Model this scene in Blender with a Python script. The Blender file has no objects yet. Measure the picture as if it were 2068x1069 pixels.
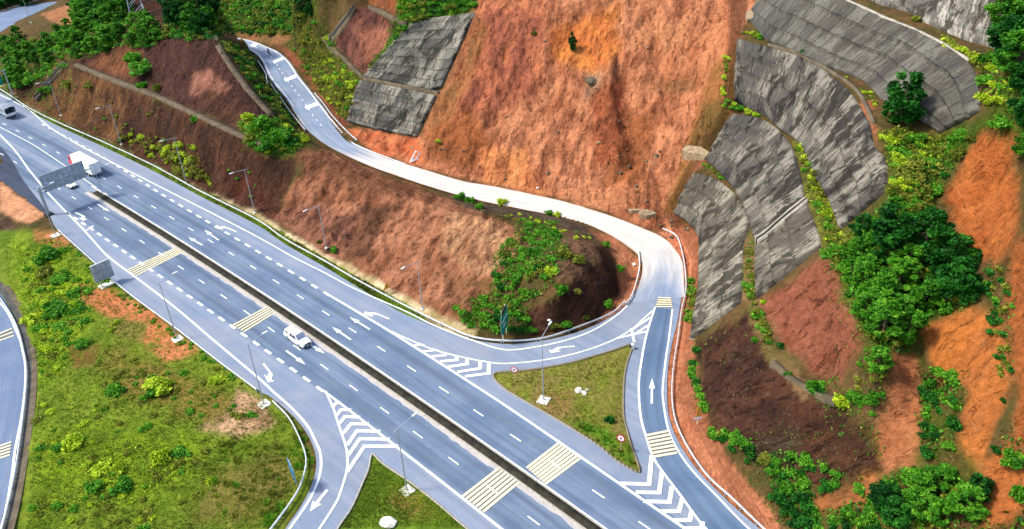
import bpy, bmesh, math, random
import numpy as np
from mathutils import Vector, Matrix
from mathutils.geometry import tessellate_polygon
random.seed(7); rng = np.random.default_rng(7)
R = math.radians
scene = bpy.context.scene
col = scene.collection

# ------------------------------------------------------------------ camera
# calibrated from the lane dashes and lamp posts of the photograph (2068 x 1069)
CF, CT, CR, CH = 1720., R(33.0), R(-3.0), 90.
_c, _s = math.cos(CR), math.sin(CR)
AX = np.array([1, 0, 0.]); AU = np.array([0, math.sin(CT), math.cos(CT)]); AF = np.array([0, math.cos(CT), -math.sin(CT)])
CAR = _c*AX + _s*AU; CAU = -_s*AX + _c*AU
cam = bpy.data.cameras.new('camera'); camo = bpy.data.objects.new('camera', cam); col.objects.link(camo)
cam.sensor_width = 36; cam.lens = CF/2068*36; cam.clip_start = 1; cam.clip_end = 9000
m = Matrix.Identity(4)
for i in range(3):
    m[i][0] = CAR[i]; m[i][1] = CAU[i]; m[i][2] = -AF[i]
m[2][3] = CH
camo.matrix_world = m
scene.camera = camo

def rays(px, py):
    x = (np.asarray(px, float)-1034)/CF; y = -(np.asarray(py, float)-534.5)/CF
    return np.multiply.outer(x, CAR)+np.multiply.outer(y, CAU)+AF
def un(px, py, z=0.):
    r = rays(px, py); t = (np.asarray(z, float)-CH)/r[..., 2]
    return r[..., :2]*np.asarray(t)[..., None]
def un3(L):
    a = np.array(L, float)
    if a.shape[1] == 2: a = np.c_[a, np.zeros(len(a))]
    return np.c_[un(a[:, 0], a[:, 1], a[:, 2]), a[:, 2]]
def proj(P):
    P = np.asarray(P, float)-np.array([0, 0, CH]); d = P@AF
    d = np.where(d < 1, 1, d)
    return 1034+CF*(P@CAR)/d, 534.5-CF*(P@CAU)/d

# ------------------------------------------------------------------ helpers
def lin(c):
    return tuple(((v/255)/12.92 if v/255 <= .04045 else ((v/255+.055)/1.055)**2.4) for v in c)
KALB = .47
def alb(c, k=KALB): return tuple(min(.92, v*k) for v in lin(c))
def link(o): col.objects.link(o); return o
def mesh_obj(name, V, F, mat=None, parent=None, smooth=False):
    me = bpy.data.meshes.new(name)
    me.from_pydata([tuple(map(float, v)) for v in V], [], [tuple(map(int, f)) for f in F]); me.update()
    o = link(bpy.data.objects.new(name, me))
    if mat: me.materials.append(mat)
    if parent: o.parent = parent
    if smooth: me.polygons.foreach_set('use_smooth', [True]*len(me.polygons))
    return o
def quads_mesh(name, V, quads, mat=None):
    V = np.asarray(V, np.float32); Q = np.asarray(quads, np.int32); k = Q.shape[1]
    me = bpy.data.meshes.new(name)
    me.vertices.add(len(V)); me.vertices.foreach_set('co', V.ravel())
    me.loops.add(Q.size); me.loops.foreach_set('vertex_index', Q.ravel())
    me.polygons.add(len(Q)); me.polygons.foreach_set('loop_start', np.arange(0, Q.size, k, dtype=np.int32))
    me.update(calc_edges=True); me.validate()
    if mat: me.materials.append(mat)
    return me
def tag(o, label=None, cat=None, group=None, kind=None):
    if label: o['label'] = label
    if cat: o['category'] = cat
    if group: o['group'] = group
    if kind: o['kind'] = kind
    return o
def struct(o): o['kind'] = 'structure'; return o
def empty(name, loc=(0, 0, 0), rz=0., label=None, cat=None, group=None):
    o = link(bpy.data.objects.new(name, None)); o.location = tuple(float(v) for v in loc); o.rotation_euler = (0, 0, rz); o.empty_display_size = .3
    return tag(o, label, cat, group)
def copy_tree(o, parent=None):
    c = o.copy(); col.objects.link(c); c.parent = parent
    for ch in list(o.children): copy_tree(ch, c)
    return c
class MB:
    def __init__(s): s.V = []; s.F = []
    def add(s, V, F):
        n = len(s.V); s.V += [tuple(v) for v in V]; s.F += [tuple(i+n for i in f) for f in F]; return s
    def box(s, x0, x1, y0, y1, z0, z1, tx=0, ty=0):
        return s.add([(x0, y0, z0), (x1, y0, z0), (x1, y1, z0), (x0, y1, z0), (x0+tx, y0+ty, z1), (x1-tx, y0+ty, z1), (x1-tx, y1-ty, z1), (x0+tx, y1-ty, z1)],
                     [(3, 2, 1, 0), (4, 5, 6, 7), (0, 1, 5, 4), (1, 2, 6, 5), (2, 3, 7, 6), (3, 0, 4, 7)])
    def tube(s, p, q, r0, r1=None, n=8):
        r1 = r0 if r1 is None else r1
        p = np.array(p, float); q = np.array(q, float); d = q-p; d /= np.linalg.norm(d)
        a = np.cross(d, (0, 0, 1) if abs(d[2]) < .9 else (1, 0, 0)); a /= np.linalg.norm(a); b = np.cross(d, a)
        V = []
        for c, r in ((p, r0), (q, r1)):
            for i in range(n):
                t = 2*math.pi*i/n; V.append(c+r*(a*math.cos(t)+b*math.sin(t)))
        F = [(i, (i+1) % n, n+(i+1) % n, n+i) for i in range(n)]+[tuple(range(n))[::-1], tuple(range(n, 2*n))]
        return s.add(V, F)
    def prism(s, prof, y0, y1, inset=0.):        # profile in (x, z) extruded along y
        n = len(prof)
        V = [(x, y0, z) for x, z in prof]+[(x, y1, z) for x, z in prof]
        F = [(i, (i+1) % n, n+(i+1) % n, n+i) for i in range(n)]+[tuple(range(n))[::-1], tuple(range(n, 2*n))]
        return s.add(V, F)
    def build(s, name, mat, parent=None, bevel=0., smooth=False):
        o = mesh_obj(name, s.V, s.F, mat, parent, smooth)
        if True:
            bm = bmesh.new(); bm.from_mesh(o.data); bmesh.ops.recalc_face_normals(bm, faces=bm.faces)
            if bevel: bmesh.ops.bevel(bm, geom=list(bm.edges), offset=bevel, segments=2, affect='EDGES', clamp_overlap=True)
            bm.to_mesh(o.data); bm.free()
        return o
def crom(P, step=1.5, closed=False):             # Catmull-Rom through the points, resampled evenly
    P = np.asarray(P, float)
    if len(P) < 3 and not closed: Q = np.array([P[0]+(P[-1]-P[0])*t for t in np.linspace(0, 1, 12)])
    else:
        n = len(P); out = []
        ext = np.vstack([P[-1:], P, P[:2]]) if closed else np.vstack([2*P[0]-P[1], P, 2*P[-1]-P[-2]])
        for i in range(n if closed else n-1):
            p0, p1, p2, p3 = ext[i:i+4]
            for t in np.linspace(0, 1, 10, endpoint=False):
                out.append(.5*((2*p1)+(-p0+p2)*t+(2*p0-5*p1+4*p2-p3)*t*t+(-p0+3*p1-3*p2+p3)*t**3))
        if not closed: out.append(P[-1])
        Q = np.array(out)
    if closed: Q = np.vstack([Q, Q[:1]])
    L = np.r_[0, np.cumsum(np.linalg.norm(np.diff(Q, axis=0), axis=1))]
    k = max(2, int(round(L[-1]/step))+1); t = np.linspace(0, L[-1], k)
    R_ = np.stack([np.interp(t, L, Q[:, i]) for i in range(Q.shape[1])], 1)
    return R_[:-1] if closed else R_
def normals2(P):
    d = np.gradient(P[:, :2], axis=0); d /= np.linalg.norm(d, axis=1)[:, None]+1e-9
    return np.c_[-d[:, 1], d[:, 0]]
def resamp(P, n):
    P = np.asarray(P, float); L = np.r_[0, np.cumsum(np.linalg.norm(np.diff(P, axis=0), axis=1))]
    t = np.linspace(0, L[-1], n); return np.stack([np.interp(t, L, P[:, i]) for i in range(P.shape[1])], 1)

# noise ---------------------------------------------------------------
_perm = rng.permutation(4096)
def vnoise(x, y, seed=0):
    x = np.asarray(x, float)+seed*37.7; y = np.asarray(y, float)+seed*91.3
    xi = np.floor(x).astype(int); yi = np.floor(y).astype(int); fx = x-xi; fy = y-yi
    def g(a, b):
        h = _perm[(_perm[a & 4095]+b) & 4095]*(2*math.pi/4096)
        return np.cos(h), np.sin(h)
    u = fx*fx*fx*(fx*(fx*6-15)+10); v = fy*fy*fy*(fy*(fy*6-15)+10)
    def dot(a, b, dx, dy): c, s = g(xi+a, yi+b); return c*(fx-dx)+s*(fy-dy)
    a = dot(0, 0, 0, 0); b = dot(1, 0, 1, 0); c = dot(0, 1, 0, 1); d = dot(1, 1, 1, 1)
    return 1.5*((a+(b-a)*u)*(1-v)+(c+(d-c)*u)*v)
def fbm(x, y, oct=4, seed=0, gain=.5):
    r = 0; a = 1; n = 0
    for i in range(oct): r = r+a*vnoise(x*2**i, y*2**i, seed+i*3); n += a; a *= gain
    return r/n
def ridged(x, y, oct=4, seed=0):
    r = 0; a = 1; n = 0
    for i in range(oct): r = r+a*(1-2*np.abs(vnoise(x*2**i, y*2**i, seed+i*3))); n += a; a *= .5
    return r/n
def inpoly(x, y, P):
    P = np.asarray(P, float); r = np.zeros(x.shape, bool); j = len(P)-1
    for i in range(len(P)):
        x1, y1 = P[i]; x2, y2 = P[j]
        if y1 != y2:
            c = ((y1 > y) != (y2 > y)) & (x < (x2-x1)*(y-y1)/(y2-y1)+x1); r ^= c
        j = i
    return r
def sdist(x, y, P):                               # + inside, - outside
    P = np.asarray(P, float); d = np.full(x.shape, 1e9)
    for i in range(len(P)):
        a = P[i-1]; b = P[i]; e = b-a; L = e@e
        if L == 0: continue
        t = np.clip(((x-a[0])*e[0]+(y-a[1])*e[1])/L, 0, 1)
        d = np.minimum(d, (x-a[0]-t*e[0])**2+(y-a[1]-t*e[1])**2)
    d = np.sqrt(d); return np.where(inpoly(x, y, P), d, -d)
def sstep(a, b, x): t = np.clip((x-a)/(b-a), 0, 1); return t*t*(3-2*t)

# ------------------------------------------------------------------ highway axis (s along, o to the hill side)
HO = np.array([-44.2, 129.1]); HD = np.array([.70495245, -.70925457]); HN = np.array([.70925457, .70495245])
KC = np.array([-2.29e-4, 7.41e-3, -.027])
def so2xy(s, o):
    s = np.asarray(s, float); o = np.asarray(o, float)+0*s; k = np.polyval(KC, s); g = np.polyval(np.polyder(KC), s); q = np.hypot(1, g)
    ss = s-o*g/q; oo = k+o/q
    return HO+np.multiply.outer(ss, HD)+np.multiply.outer(oo, HN)
def xy2so(P):
    q = np.asarray(P)-HO; s = q@HD; o = q@HN
    for _ in range(3):
        g = np.polyval(np.polyder(KC), s); dn = (o-np.polyval(KC, s))/np.hypot(1, g)
    return s, dn
def hang(s): g = np.polyval(np.polyder(KC), s); d = HD+g*HN; return math.atan2(d[1], d[0])

# ------------------------------------------------------------------ terrain control points (pixel, pixel, height in m)
NEAR = [(1268,612,0),(1290,575,.15),(1297,545,.6),(1292,520,1.2),(1270,500,1.6),(1240,480,2),(1190,455,2.6),(1130,438,3.2),(1050,422,4),(980,408,4.6),(920,393,5.2),(860,375,5.8),(800,355,6.3),(745,335,6.8),(690,310,7.2),(650,287,7.6),(620,262,8),(600,235,8.3),(585,210,8.7),(570,190,9),(553,170,9.3),(540,150,9.6),(530,125,10),(515,108,10.4),(490,95,10.8),(470,86,11.1),(448,74,11.5),(380,50,12.3),(300,30,13)]
FAR = [(1383,600,0),(1381,560,.25),(1378,530,1),(1365,505,1.3),(1340,480,1.6),(1300,462,2),(1250,442,2.5),(1200,425,3),(1150,410,3.4),(1100,398,3.8),(1000,377,4.6),(940,367,5),(880,350,5.6),(820,330,6.1),(770,312,6.5),(735,298,6.8),(710,285,7),(690,262,7.4),(670,238,7.8),(650,213,8.2),(625,180,8.8),(605,155,9.2),(585,125,9.7),(562,105,10.1),(540,95,10.4),(510,83,10.8),(480,77,11.1),(447,71,11.5),(380,45,12.3),(300,22,13)]
LINES = [
 [(1363,433,3.4),(1389,448,3),(1409,469,2.8),(1416,510,2.4),(1418,577,1.8),(1413,606,1.5),(1399,688,1.2),(1415,760,1),(1425,830,1),(1450,900,1),(1500,980,.8),(1575,1069,.3),(1680,1180,0)],
 [(1403,350,12),(1430,357,12),(1457,369,12),(1487,394,12),(1507,429,12),(1517,460,12),(1505,500,11.8),(1501,540,11.5),(1500,612,11),(1525,660,10.5),(1570,735,10),(1640,795,10)],
 [(1424,326,12.3),(1457,355,12.3),(1487,385,12.3),(1505,415,12.3),(1519,451,12.3),(1528,500,12),(1530,560,11.7),(1531,604,11.3),(1560,660,10.8),(1600,712,10.4),(1670,765,10.4)],
 [(1481,231,21.5),(1516,237,21.5),(1550,247,21.5),(1575,265,21.5),(1599,294,21.5),(1611,328,21.5),(1622,377,21.5),(1641,439,21.2),(1657,482,20.8),(1661,505,20.5),(1710,600,20),(1750,690,19),(1770,760,18)],
 [(1500,213,21.9),(1526,224,21.9),(1556,240,21.9),(1579,262,21.9),(1615,286,21.9),(1634,318,21.9),(1654,367,21.7),(1680,406,21.6),(1700,462,21.3),(1720,500,21),(1760,590,20.6)],
 [(1492,80,32),(1548,96,32),(1611,114,32),(1662,141,32),(1710,177,32),(1732,207,32),(1758,252,32),(1770,298,31.8),(1790,321,31.5),(1793,361,31),(1796,400,30.5)],
 [(1515,78,32.3),(1573,89,32.3),(1614,107,32.3),(1657,129,32.3),(1705,147,32.4),(1745,162,32.5),(1785,205,32.5),(1866,247,32.7),(1900,268,32.7),(1930,300,32.5)],
 [(1640,-60,42),(1710,2,42),(1795,40,42),(1851,60,42),(1902,88,42),(1952,123,42),(1975,150,41.8),(1990,200,41.5),(2030,240,41)],
 [(1745,-8,42.4),(1775,10,42.4),(1833,25,42.4),(1864,45,42.4),(1902,63,42.4),(1952,83,42.4),(2015,101,42.4),(2068,115,42.4)],
 [(1850,-80,48.3),(1950,-40,48.3),(2068,-5,48.3)],
 [(702,247,7.2),(760,264,6.9),(840,279,6.5)],
 [(728,163,16),(790,174,16),(882,193,15.6)],
 [(733,156,16.2),(790,166,16.2),(890,184,15.9)],
 [(830,50,27.5),(870,38,28),(960,26,29)],
 [(660,87,17.5),(690,115,17),(715,140,16.5)],
 [(745,10,28),(800,42,27.6),(830,48,27.6)],
 [(150,135,11.9),(230,166,11.8),(300,193,11.8),(430,256,11.8),(490,285,11.2),(535,301,10.6)],
 [(158,126,12.3),(240,160,12.2),(310,184,12.2),(440,242,12.2),(500,270,11.8),(548,290,11.3)],
 [(432,80,24.5),(470,135,20.5),(510,190,16.5),(548,238,13)],
]
PTS = [(960,-100,37),(1060,-120,39),(1250,-120,41),(1450,-110,41),(960,40,30),(1000,0,32),(1060,0,32),(1150,0,33),(1250,0,33.2),(1400,0,33),(1500,30,32.6),(1480,120,29),(1470,200,24),
 (1030,200,16.5),(1120,200,16.5),(1200,200,17.6),(1300,200,18.2),(1400,200,19.6),(1440,290,15),(1400,320,11),(1380,400,6),(1340,300,12),(1200,300,10.3),(1080,300,9.7),(950,290,9.8),(900,230,12.5),(920,150,19.5),(950,90,25),(880,300,8.2),(1300,380,6.5),
 # mound beside the ramp
 (620,300,9.6),(660,310,8.8),(700,328,7.6),(760,352,7.0),(820,376,6.6),(900,403,6.1),(960,420,6.3),(1010,440,7),(1060,455,7.4),(1120,470,7.6),(1170,480,7.6),(1205,500,7.2),(1215,520,7),(1160,570,6.8),(1130,600,6),(1060,560,6.6),(1000,520,6.2),(1050,500,7),
 (1238,500,2.6),(1250,530,1.6),(1258,570,1),(1245,610,.5),(1205,645,.4),(1150,668,.4),(1080,678,.4),(1020,676,.4),(940,655,.4),(1225,535,4.6),(1215,590,3),(1150,630,3.4),(1060,620,3.2),(980,590,3.4),(920,600,1.5),
 (1000,415,4.6),(1060,430,4.4),(1140,447,3.8),(1215,480,2.7),
 # left hill, upper slope and crest
 (340,52,23.5),(400,65,24.5),(300,45,22.5),(260,75,20.5),(200,90,16),(240,30,20),(160,50,15),(110,90,10.5),(60,120,6),(100,160,5),(30,150,2),(60,60,9),(20,90,5),(0,120,2),(130,100,12),
 (470,105,21),(530,170,14.5),(500,100,13),(548,180,11),(575,225,10.2),(590,262,10),(560,290,10.8),(600,285,9.8),
 (340,15,22),(420,40,22),(260,5,21),(200,0,14),
 # beyond the ramp's far end
 (470,66,12.5),(520,74,12.3),(590,82,12),(500,0,27),(580,0,27),(430,0,26),(620,28,23),(600,75,13),(585,100,11),(650,190,10.2),(690,215,9.2),(640,100,15),(680,170,13.5),(700,0,30),(720,70,23.5),(640,-80,38),(800,-60,38),(900,-60,36),
 # far road on the left and the fields
 (60,30,2.5),(0,50,1.5),(110,8,3),(0,10,4),(30,-40,10),(100,-40,9),(180,-30,14),
 (20,620,-1.6),(48,735,-1.7),(36,850,-1.8),(0,1000,-2),(-150,700,-1.8),(-150,1000,-2),(100,700,-1.2),(120,850,-1.2),(160,1000,-1.2),(300,800,-.7),(300,950,-.8),(400,1050,-.5),(480,900,-.3),(80,560,-1.1),(40,500,-1.2),(0,460,-1.2),(0,380,-.8),(120,540,-.6),(300,1200,-1),(-200,500,-1.5),
 # right-hand slopes
 (1560,740,9.6),(1500,800,6),(1480,900,3.2),(1590,900,5.2),(1700,850,9.5),(1620,1000,2.8),(1700,1000,5.2),(1850,1000,10),(2000,950,15.5),(2068,900,19),(1800,850,12.8),(1900,800,15.5),(1850,700,18.5),(1950,750,21),(2068,650,28.5),(1900,600,21.8),(1960,560,24.5),(2000,400,31),(2068,450,35),(1960,300,35.5),(2068,250,41.5),(1880,400,28.5),(1820,330,31.2),(1830,500,26),(1700,1120,3.2),(1850,1120,7),(2068,1069,13.5),(2200,1000,24),(2200,600,36),(2200,300,46),(1690,700,15.5),(1640,620,15.6),(1600,580,16)]
ctrl = []
for s in range(-270, 150, 12):
    for o, z in ((-17, -.3), (-8, -.1), (0, -.1), (8, -.1), (15, -.1), (19.5, .3)):
        if o > 14 and s > 18: continue
        if o < -16 and s > 24: continue
        p = so2xy(s, o); ctrl.append((p[0], p[1], z))
def addline(L, step, dz=0.):
    for p in crom(un3(L), step): ctrl.append((p[0], p[1], p[2]+dz))
for L in LINES: addline(L, 2.5)
addline(NEAR, 4, -.12); addline(FAR, 4, -.12)
for p in un3(PTS): ctrl.append(tuple(p))
for L in ([(1290,790),(1300,900),(1380,1000),(1440,1069),(1520,1150)], [(1345,700),(1350,850),(1390,940),(1520,1069),(1600,1150)], [(1050,720),(1150,700),(1240,680)], [(600,860),(650,930),(640,1000),(590,1100)], [(760,940),(850,1020),(940,1100)], [(1060,780),(1150,830),(1240,900)], [(1020,700),(1150,683),(1240,640)]):
    addline(L, 6, -.1)
ctrl = np.array(ctrl)
keep = []
cell = set()
for i, p in enumerate(ctrl):
    k = (round(p[0]/1.3), round(p[1]/1.3))
    if k in cell: continue
    cell.add(k); keep.append(i)
ctrl = ctrl[keep]
NX, NY, GS = 962, 784, .48
GX0, GY0 = -270., 38.
def rbf_grid():
    P = ctrl[:, :2]; n = len(P)
    D = np.sqrt(((P[:, None]-P[None])**2).sum(-1))
    A = np.zeros((n+3, n+3)); A[:n, :n] = -D - np.eye(n)*.15; A[:n, n] = 1; A[:n, n+1:] = P/100; A[n:, :n] = A[:n, n:].T
    w = np.linalg.solve(A, np.r_[ctrl[:, 2], 0, 0, 0])
    step = 2; xs = GX0+GS*np.arange(NX); ys = GY0+GS*np.arange(NY)
    Z = np.zeros((NY, NX))
    for j0 in range(0, NY, 10):
        yy, xx = np.meshgrid(ys[j0:j0+10], xs, indexing='ij')
        q = np.stack([xx.ravel(), yy.ravel()], 1).astype(np.float32)
        d2 = (q**2).sum(1)[:, None]+(P**2).sum(1)[None].astype(np.float32)-2*q@P.T.astype(np.float32)
        Z[j0:j0+10] = (-np.sqrt(np.maximum(d2, 0))@w[:n].astype(np.float32)+w[n]+q@(w[n+1:]/100)).reshape(yy.shape)
    return Z
GZ = rbf_grid()
gy, gx = np.meshgrid(GY0+GS*np.arange(NY), GX0+GS*np.arange(NX), indexing='ij')
GZ = np.clip(GZ, -4, 75)
def gsample(x, y, Z=None):
    Z = GZ if Z is None else Z
    u = np.clip((np.asarray(x)-GX0)/GS, 0, NX-1.001); v = np.clip((np.asarray(y)-GY0)/GS, 0, NY-1.001)
    i = u.astype(int); j = v.astype(int); a = u-i; b = v-j
    return (Z[j, i]*(1-a)+Z[j, i+1]*a)*(1-b)+(Z[j+1, i]*(1-a)+Z[j+1, i+1]*a)*b
def hits(px, py):                                  # first meeting of a sight line with the terrain
    r = rays(np.asarray(px, float).ravel(), np.asarray(py, float).ravel())
    t = np.full(len(r), 60.); done = np.zeros(len(r), bool)
    for st, n in ((1.6, 270), (.1, 30)):
        if st < .5: t -= 1.6; done[:] = False
        for _ in range(n):
            x = r[:, 0]*t; y = r[:, 1]*t; z = CH+r[:, 2]*t
            done |= z <= gsample(x, y)
            if done.all(): break
            t = np.where(done, t, t+st)
    return np.c_[r[:, 0]*t, r[:, 1]*t, gsample(r[:, 0]*t, r[:, 1]*t)]
# ------------------------------------------------------------------ pavement outlines and carving
PAVE = [(-260,60),(-120,128),(0,186),(60,225),(127,259),(216,300),(313,347),(404,396),(518,454),(576,493),(662,543),(727,583),(800,626),(860,653),(905,670),(955,686),(1020,695),(1083,690),(1146,677),(1197,659),(1235,638),(1268,612),(1290,575),(1297,548),(1381,556),(1376,600),(1368,650),(1358,690),(1350,735),(1347,788),(1351,842),(1371,894),(1411,952),(1470,1012),(1530,1065),(1660,1180),(1500,1260),(1050,1260),(1000,1106),(944,1067),(879,1012),(824,970),(774,936),(751,916),(743,947),(730,978),(709,1025),(680,1069),(640,1150),(520,1180),(576,1069),(603,1030),(628,983),(639,936),(627,889),(596,845),(548,803),(520,788),(442,731),(353,663),(268,600),(220,561),(189,530),(119,468),(100,436),(78,405),(48,365),(20,316),(0,296),(-60,240),(-330,130)]
ISLE = [(994,757),(1006,751),(1060,747),(1096,742),(1150,732),(1197,719),(1240,706),(1272,695),(1280,699),(1275,714),(1268,735),(1263,762),(1261,800),(1262,842),(1268,868),(1278,900),(1288,930),(1296,951),(1290,957),(1280,953),(1242,930),(1203,898),(1124,849),(1051,807),(1020,788),(1000,770)]
LOOP_R = [(-60,540),(-20,570),(0,592),(20,625),(36,665),(46,710),(49,745),(46,800),(40,850),(32,900),(22,960),(10,1020),(0,1060),(-20,1130)]
pave = un3(PAVE)[:, :2]; isle = un3(ISLE)[:, :2]
near = resamp(crom(un3(NEAR), 1.2), 200); far = resamp(crom(un3(FAR), 1.2), 200)
rc = (near+far)/2; rw = np.hypot(*(near-far)[:, :2].T)/2
loop_r = crom(un3([(a, b, -1.6) for a, b in LOOP_R]), 1.5); loop_n = normals2(loop_r)
loop_l = loop_r.copy()
_side = 1 if (loop_n[10]@np.array([-1, 0])) > 0 else -1
loop_l[:, :2] += loop_n*_side*9.5
def carve():
    global GZ
    # noise relief first
    px, py = proj(np.stack([gx, gy, GZ], -1))
    amp = np.full(GZ.shape, .35)
    for P, a, soft in AMPZ:
        w = sstep(-soft, soft, sdist(px, py, P)); amp = amp*(1-w)+a*w
    s, o = xy2so(np.stack([gx, gy], -1))
    ux = gx*.94-gy*.35; uy = gx*.35+gy*.94
    e1 = ridged(ux/10+.35*fbm(gx/9, gy/9, 3, 5), uy/24, 4, 1)*.8+fbm(ux/3.4, uy/6, 4, 2)*.9+fbm(gx/14, gy/14, 3, 6)*1.1
    e2 = ridged(s/7+o/14, o/30-s/80, 4, 9)*.8+fbm(gx/4, gy/4, 4, 11)*.8
    wl = sstep(-15, 15, sdist(px, py, LSLIDE))
    e3 = fbm(gx/1.9, gy/2.6, 4, 13)*.5+.55*np.maximum(0, ridged(s/3.2+o/7, o/6-s/20, 4, 19)-.25)-.3*np.maximum(0, fbm(gx/5, gy/5, 3, 23)-.2)
    GZ = GZ+amp*(np.where(wl > 0, (e1*1.25)*wl+e2*(1-wl), e2)+e3)
    # gullies, cracks and ribs that the photograph shows
    for L, dep, wid in GULLY:
        C = hits([a for a, b in L], [b for a, b in L])[:, :2]; d = np.full(GZ.shape, 1e9)
        x0, x1 = C[:, 0].min()-12, C[:, 0].max()+12; y0, y1 = C[:, 1].min()-12, C[:, 1].max()+12
        sel = np.where((gx > x0) & (gx < x1) & (gy > y0) & (gy < y1)); X = gx[sel]+.9*vnoise(gx[sel]/2.5, gy[sel]/2.5, 17); Y = gy[sel]; best = np.full(X.shape, 1e9)
        for k in range(len(C)-1):
            e = C[k+1]-C[k]; t = np.clip(((X-C[k, 0])*e[0]+(Y-C[k, 1])*e[1])/(e@e+1e-9), 0, 1); best = np.minimum(best, np.hypot(X-C[k, 0]-t*e[0], Y-C[k, 1]-t*e[1]))
        GZ[sel] -= dep*np.exp(-(best/wid)**2)
    # level under the pavements
    m = (gx > -260) & (gy < 330)
    d = np.full(GZ.shape, -50.)
    ii = np.where(GZ > -50)
    d = sdist(gx, gy, pave)
    di = sdist(gx, gy, isle)
    w = sstep(-3.5, -.4, d)
    flat = -.12+np.where(di > 0, .2*sstep(0, 1.2, di), 0)
    GZ = GZ*(1-w)+flat*w
    # the loop ramp and the side loop
    for C, hw, dz in ((rc, rw, -.14), ((loop_r+loop_l)/2, np.full(len(loop_r), 4.75), -.12)):
        x0, x1 = C[:, 0].min()-14, C[:, 0].max()+14; y0, y1 = C[:, 1].min()-14, C[:, 1].max()+14
        sel = np.where((gx > x0) & (gx < x1) & (gy > y0) & (gy < y1))
        X = gx[sel]; Y = gy[sel]; best = np.full(X.shape, 1e9); bz = np.zeros(X.shape)
        for k in range(len(C)-1):
            a = C[k]; e = C[k+1]-a; L = e[0]**2+e[1]**2+1e-9
            t = np.clip(((X-a[0])*e[0]+(Y-a[1])*e[1])/L, 0, 1)
            dd = np.hypot(X-a[0]-t*e[0], Y-a[1]-t*e[1])-hw[k]
            u = dd < best; best = np.where(u, dd, best); bz = np.where(u, a[2]+t*e[2], bz)
        w = 1-sstep(.5, 3.2, best)
        GZ[sel] = GZ[sel]*(1-w)+(bz+dz)*w
LSLIDE = [(700,262),(760,262),(850,278),(885,195),(925,145),(965,15),(960,-140),(1640,-140),(1490,70),(1475,150),(1480,230),(1440,310),(1400,350),(1362,432),(1415,480),(1418,560),(1385,520),(1340,475),(1250,438),(1150,405),(1000,372),(880,348),(760,312)]
PANELS = [
 [[(1403,350),(1430,357),(1457,369),(1487,394),(1507,429),(1516,460),(1500,498),(1501,537),(1500,577),(1497,612)], [(1363,433),(1389,447),(1409,469),(1415,510),(1416,541),(1416,577),(1412,606),(1405,650),(1399,687)]],
 [[(1481,231),(1516,237),(1550,247),(1575,265),(1599,294),(1611,328),(1622,377),(1626,402)], [(1427,325),(1457,353),(1487,386),(1505,415),(1519,451),(1526,486)]],
 [[(1631,415),(1641,439),(1649,459),(1657,482),(1659,500)], [(1529,502),(1529,518),(1528,567),(1531,604)]],
 [[(1492,80),(1548,96),(1611,114),(1662,141),(1710,177),(1732,207),(1758,252),(1766,298),(1790,321),(1793,361),(1790,386)], [(1483,207),(1526,226),(1556,242),(1579,264),(1615,288),(1634,320),(1654,368),(1680,408),(1692,440),(1700,464)]],
 [[(1560,-50),(1640,-30),(1710,2),(1795,40),(1851,60),(1902,88),(1952,123),(1968,140),(1978,180),(1979,226)], [(1512,40),(1548,84),(1573,91),(1614,109),(1657,131),(1705,149),(1745,165),(1785,207),(1866,249),(1900,270)]],
 [[(1800,-70),(1900,-45),(2000,-28),(2075,-10)], [(1745,-6),(1775,10),(1833,25),(1864,45),(1902,63),(1952,83),(2015,101),(2053,98)]],
 [[(830,51),(870,39),(915,34),(960,28)], [(735,157),(790,167),(870,184),(892,178)]],
 [[(728,163),(790,175),(882,194)], [(702,246),(760,263),(842,278)]],
]
GULLY = [([(1320,40),(1322,90),(1345,150),(1400,172)], 1.6, 2.2), ([(1490,92),(1440,128),(1400,168),(1340,205),(1295,275),(1235,365)], 1.5, 2.6), ([(1262,150),(1268,220),(1275,320)], 1.8, 2.4), ([(1225,140),(1236,210),(1240,320)], -1.5, 2.2),
 ([(1015,130),(965,200),(910,262)], 1.2, 1.6), ([(1085,115),(1045,175),(995,245)], 1.2, 1.5), ([(985,60),(945,140),(905,215)], 1.0, 1.6), ([(1130,150),(1100,210),(1060,290)], .9, 1.4), ([(1180,20),(1150,70),(1110,130)], 1., 1.5), ([(1420,90),(1380,130),(1352,152)], 1., 1.4), ([(965,285),(985,310)], 1.3, 1.2), ([(1100,330),(1095,380)], .8, 1.2), ([(1020,320),(1045,360)], .7, 1.), ([(1330,330),(1310,400)], .8, 1.5), ([(1400,60),(1340,70)], .8, 1.6),
 ([(752,408),(728,436),(705,478),(690,500)], 1.3, 1.1), ([(742,418),(700,450),(672,500)], .9, .9), ([(640,345),(610,395),(590,425)], .7, .9), ([(700,360),(670,400),(640,440)], .7, .8), ([(928,540),(912,575),(905,592)], .9, .8), ([(820,400),(790,440),(760,480)], .5, .8), ([(660,380),(625,430)], .6, .8), ([(720,400),(690,425)], .6, .7), ([(1000,470),(960,510)], .4, .8),
 ([(395,150),(440,185),(470,200)], .5, .8), ([(340,110),(385,150),(400,180)], .4, .8), ([(2022,545),(2010,600),(2035,700),(2052,790)], 1.6, 1.6), ([(2068,470),(2035,500),(2018,545)], 1.4, 1.5), ([(1745,690),(1710,730),(1680,760)], 1., 1.)]
def panpoly(p): return list(p[0])+list(p[1])[::-1]
MOUND = [(560,440),(600,360),(650,300),(720,330),(800,366),(900,402),(1010,445),(1060,480),(1010,560),(940,650),(900,640),(780,575),(660,508)]
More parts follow.
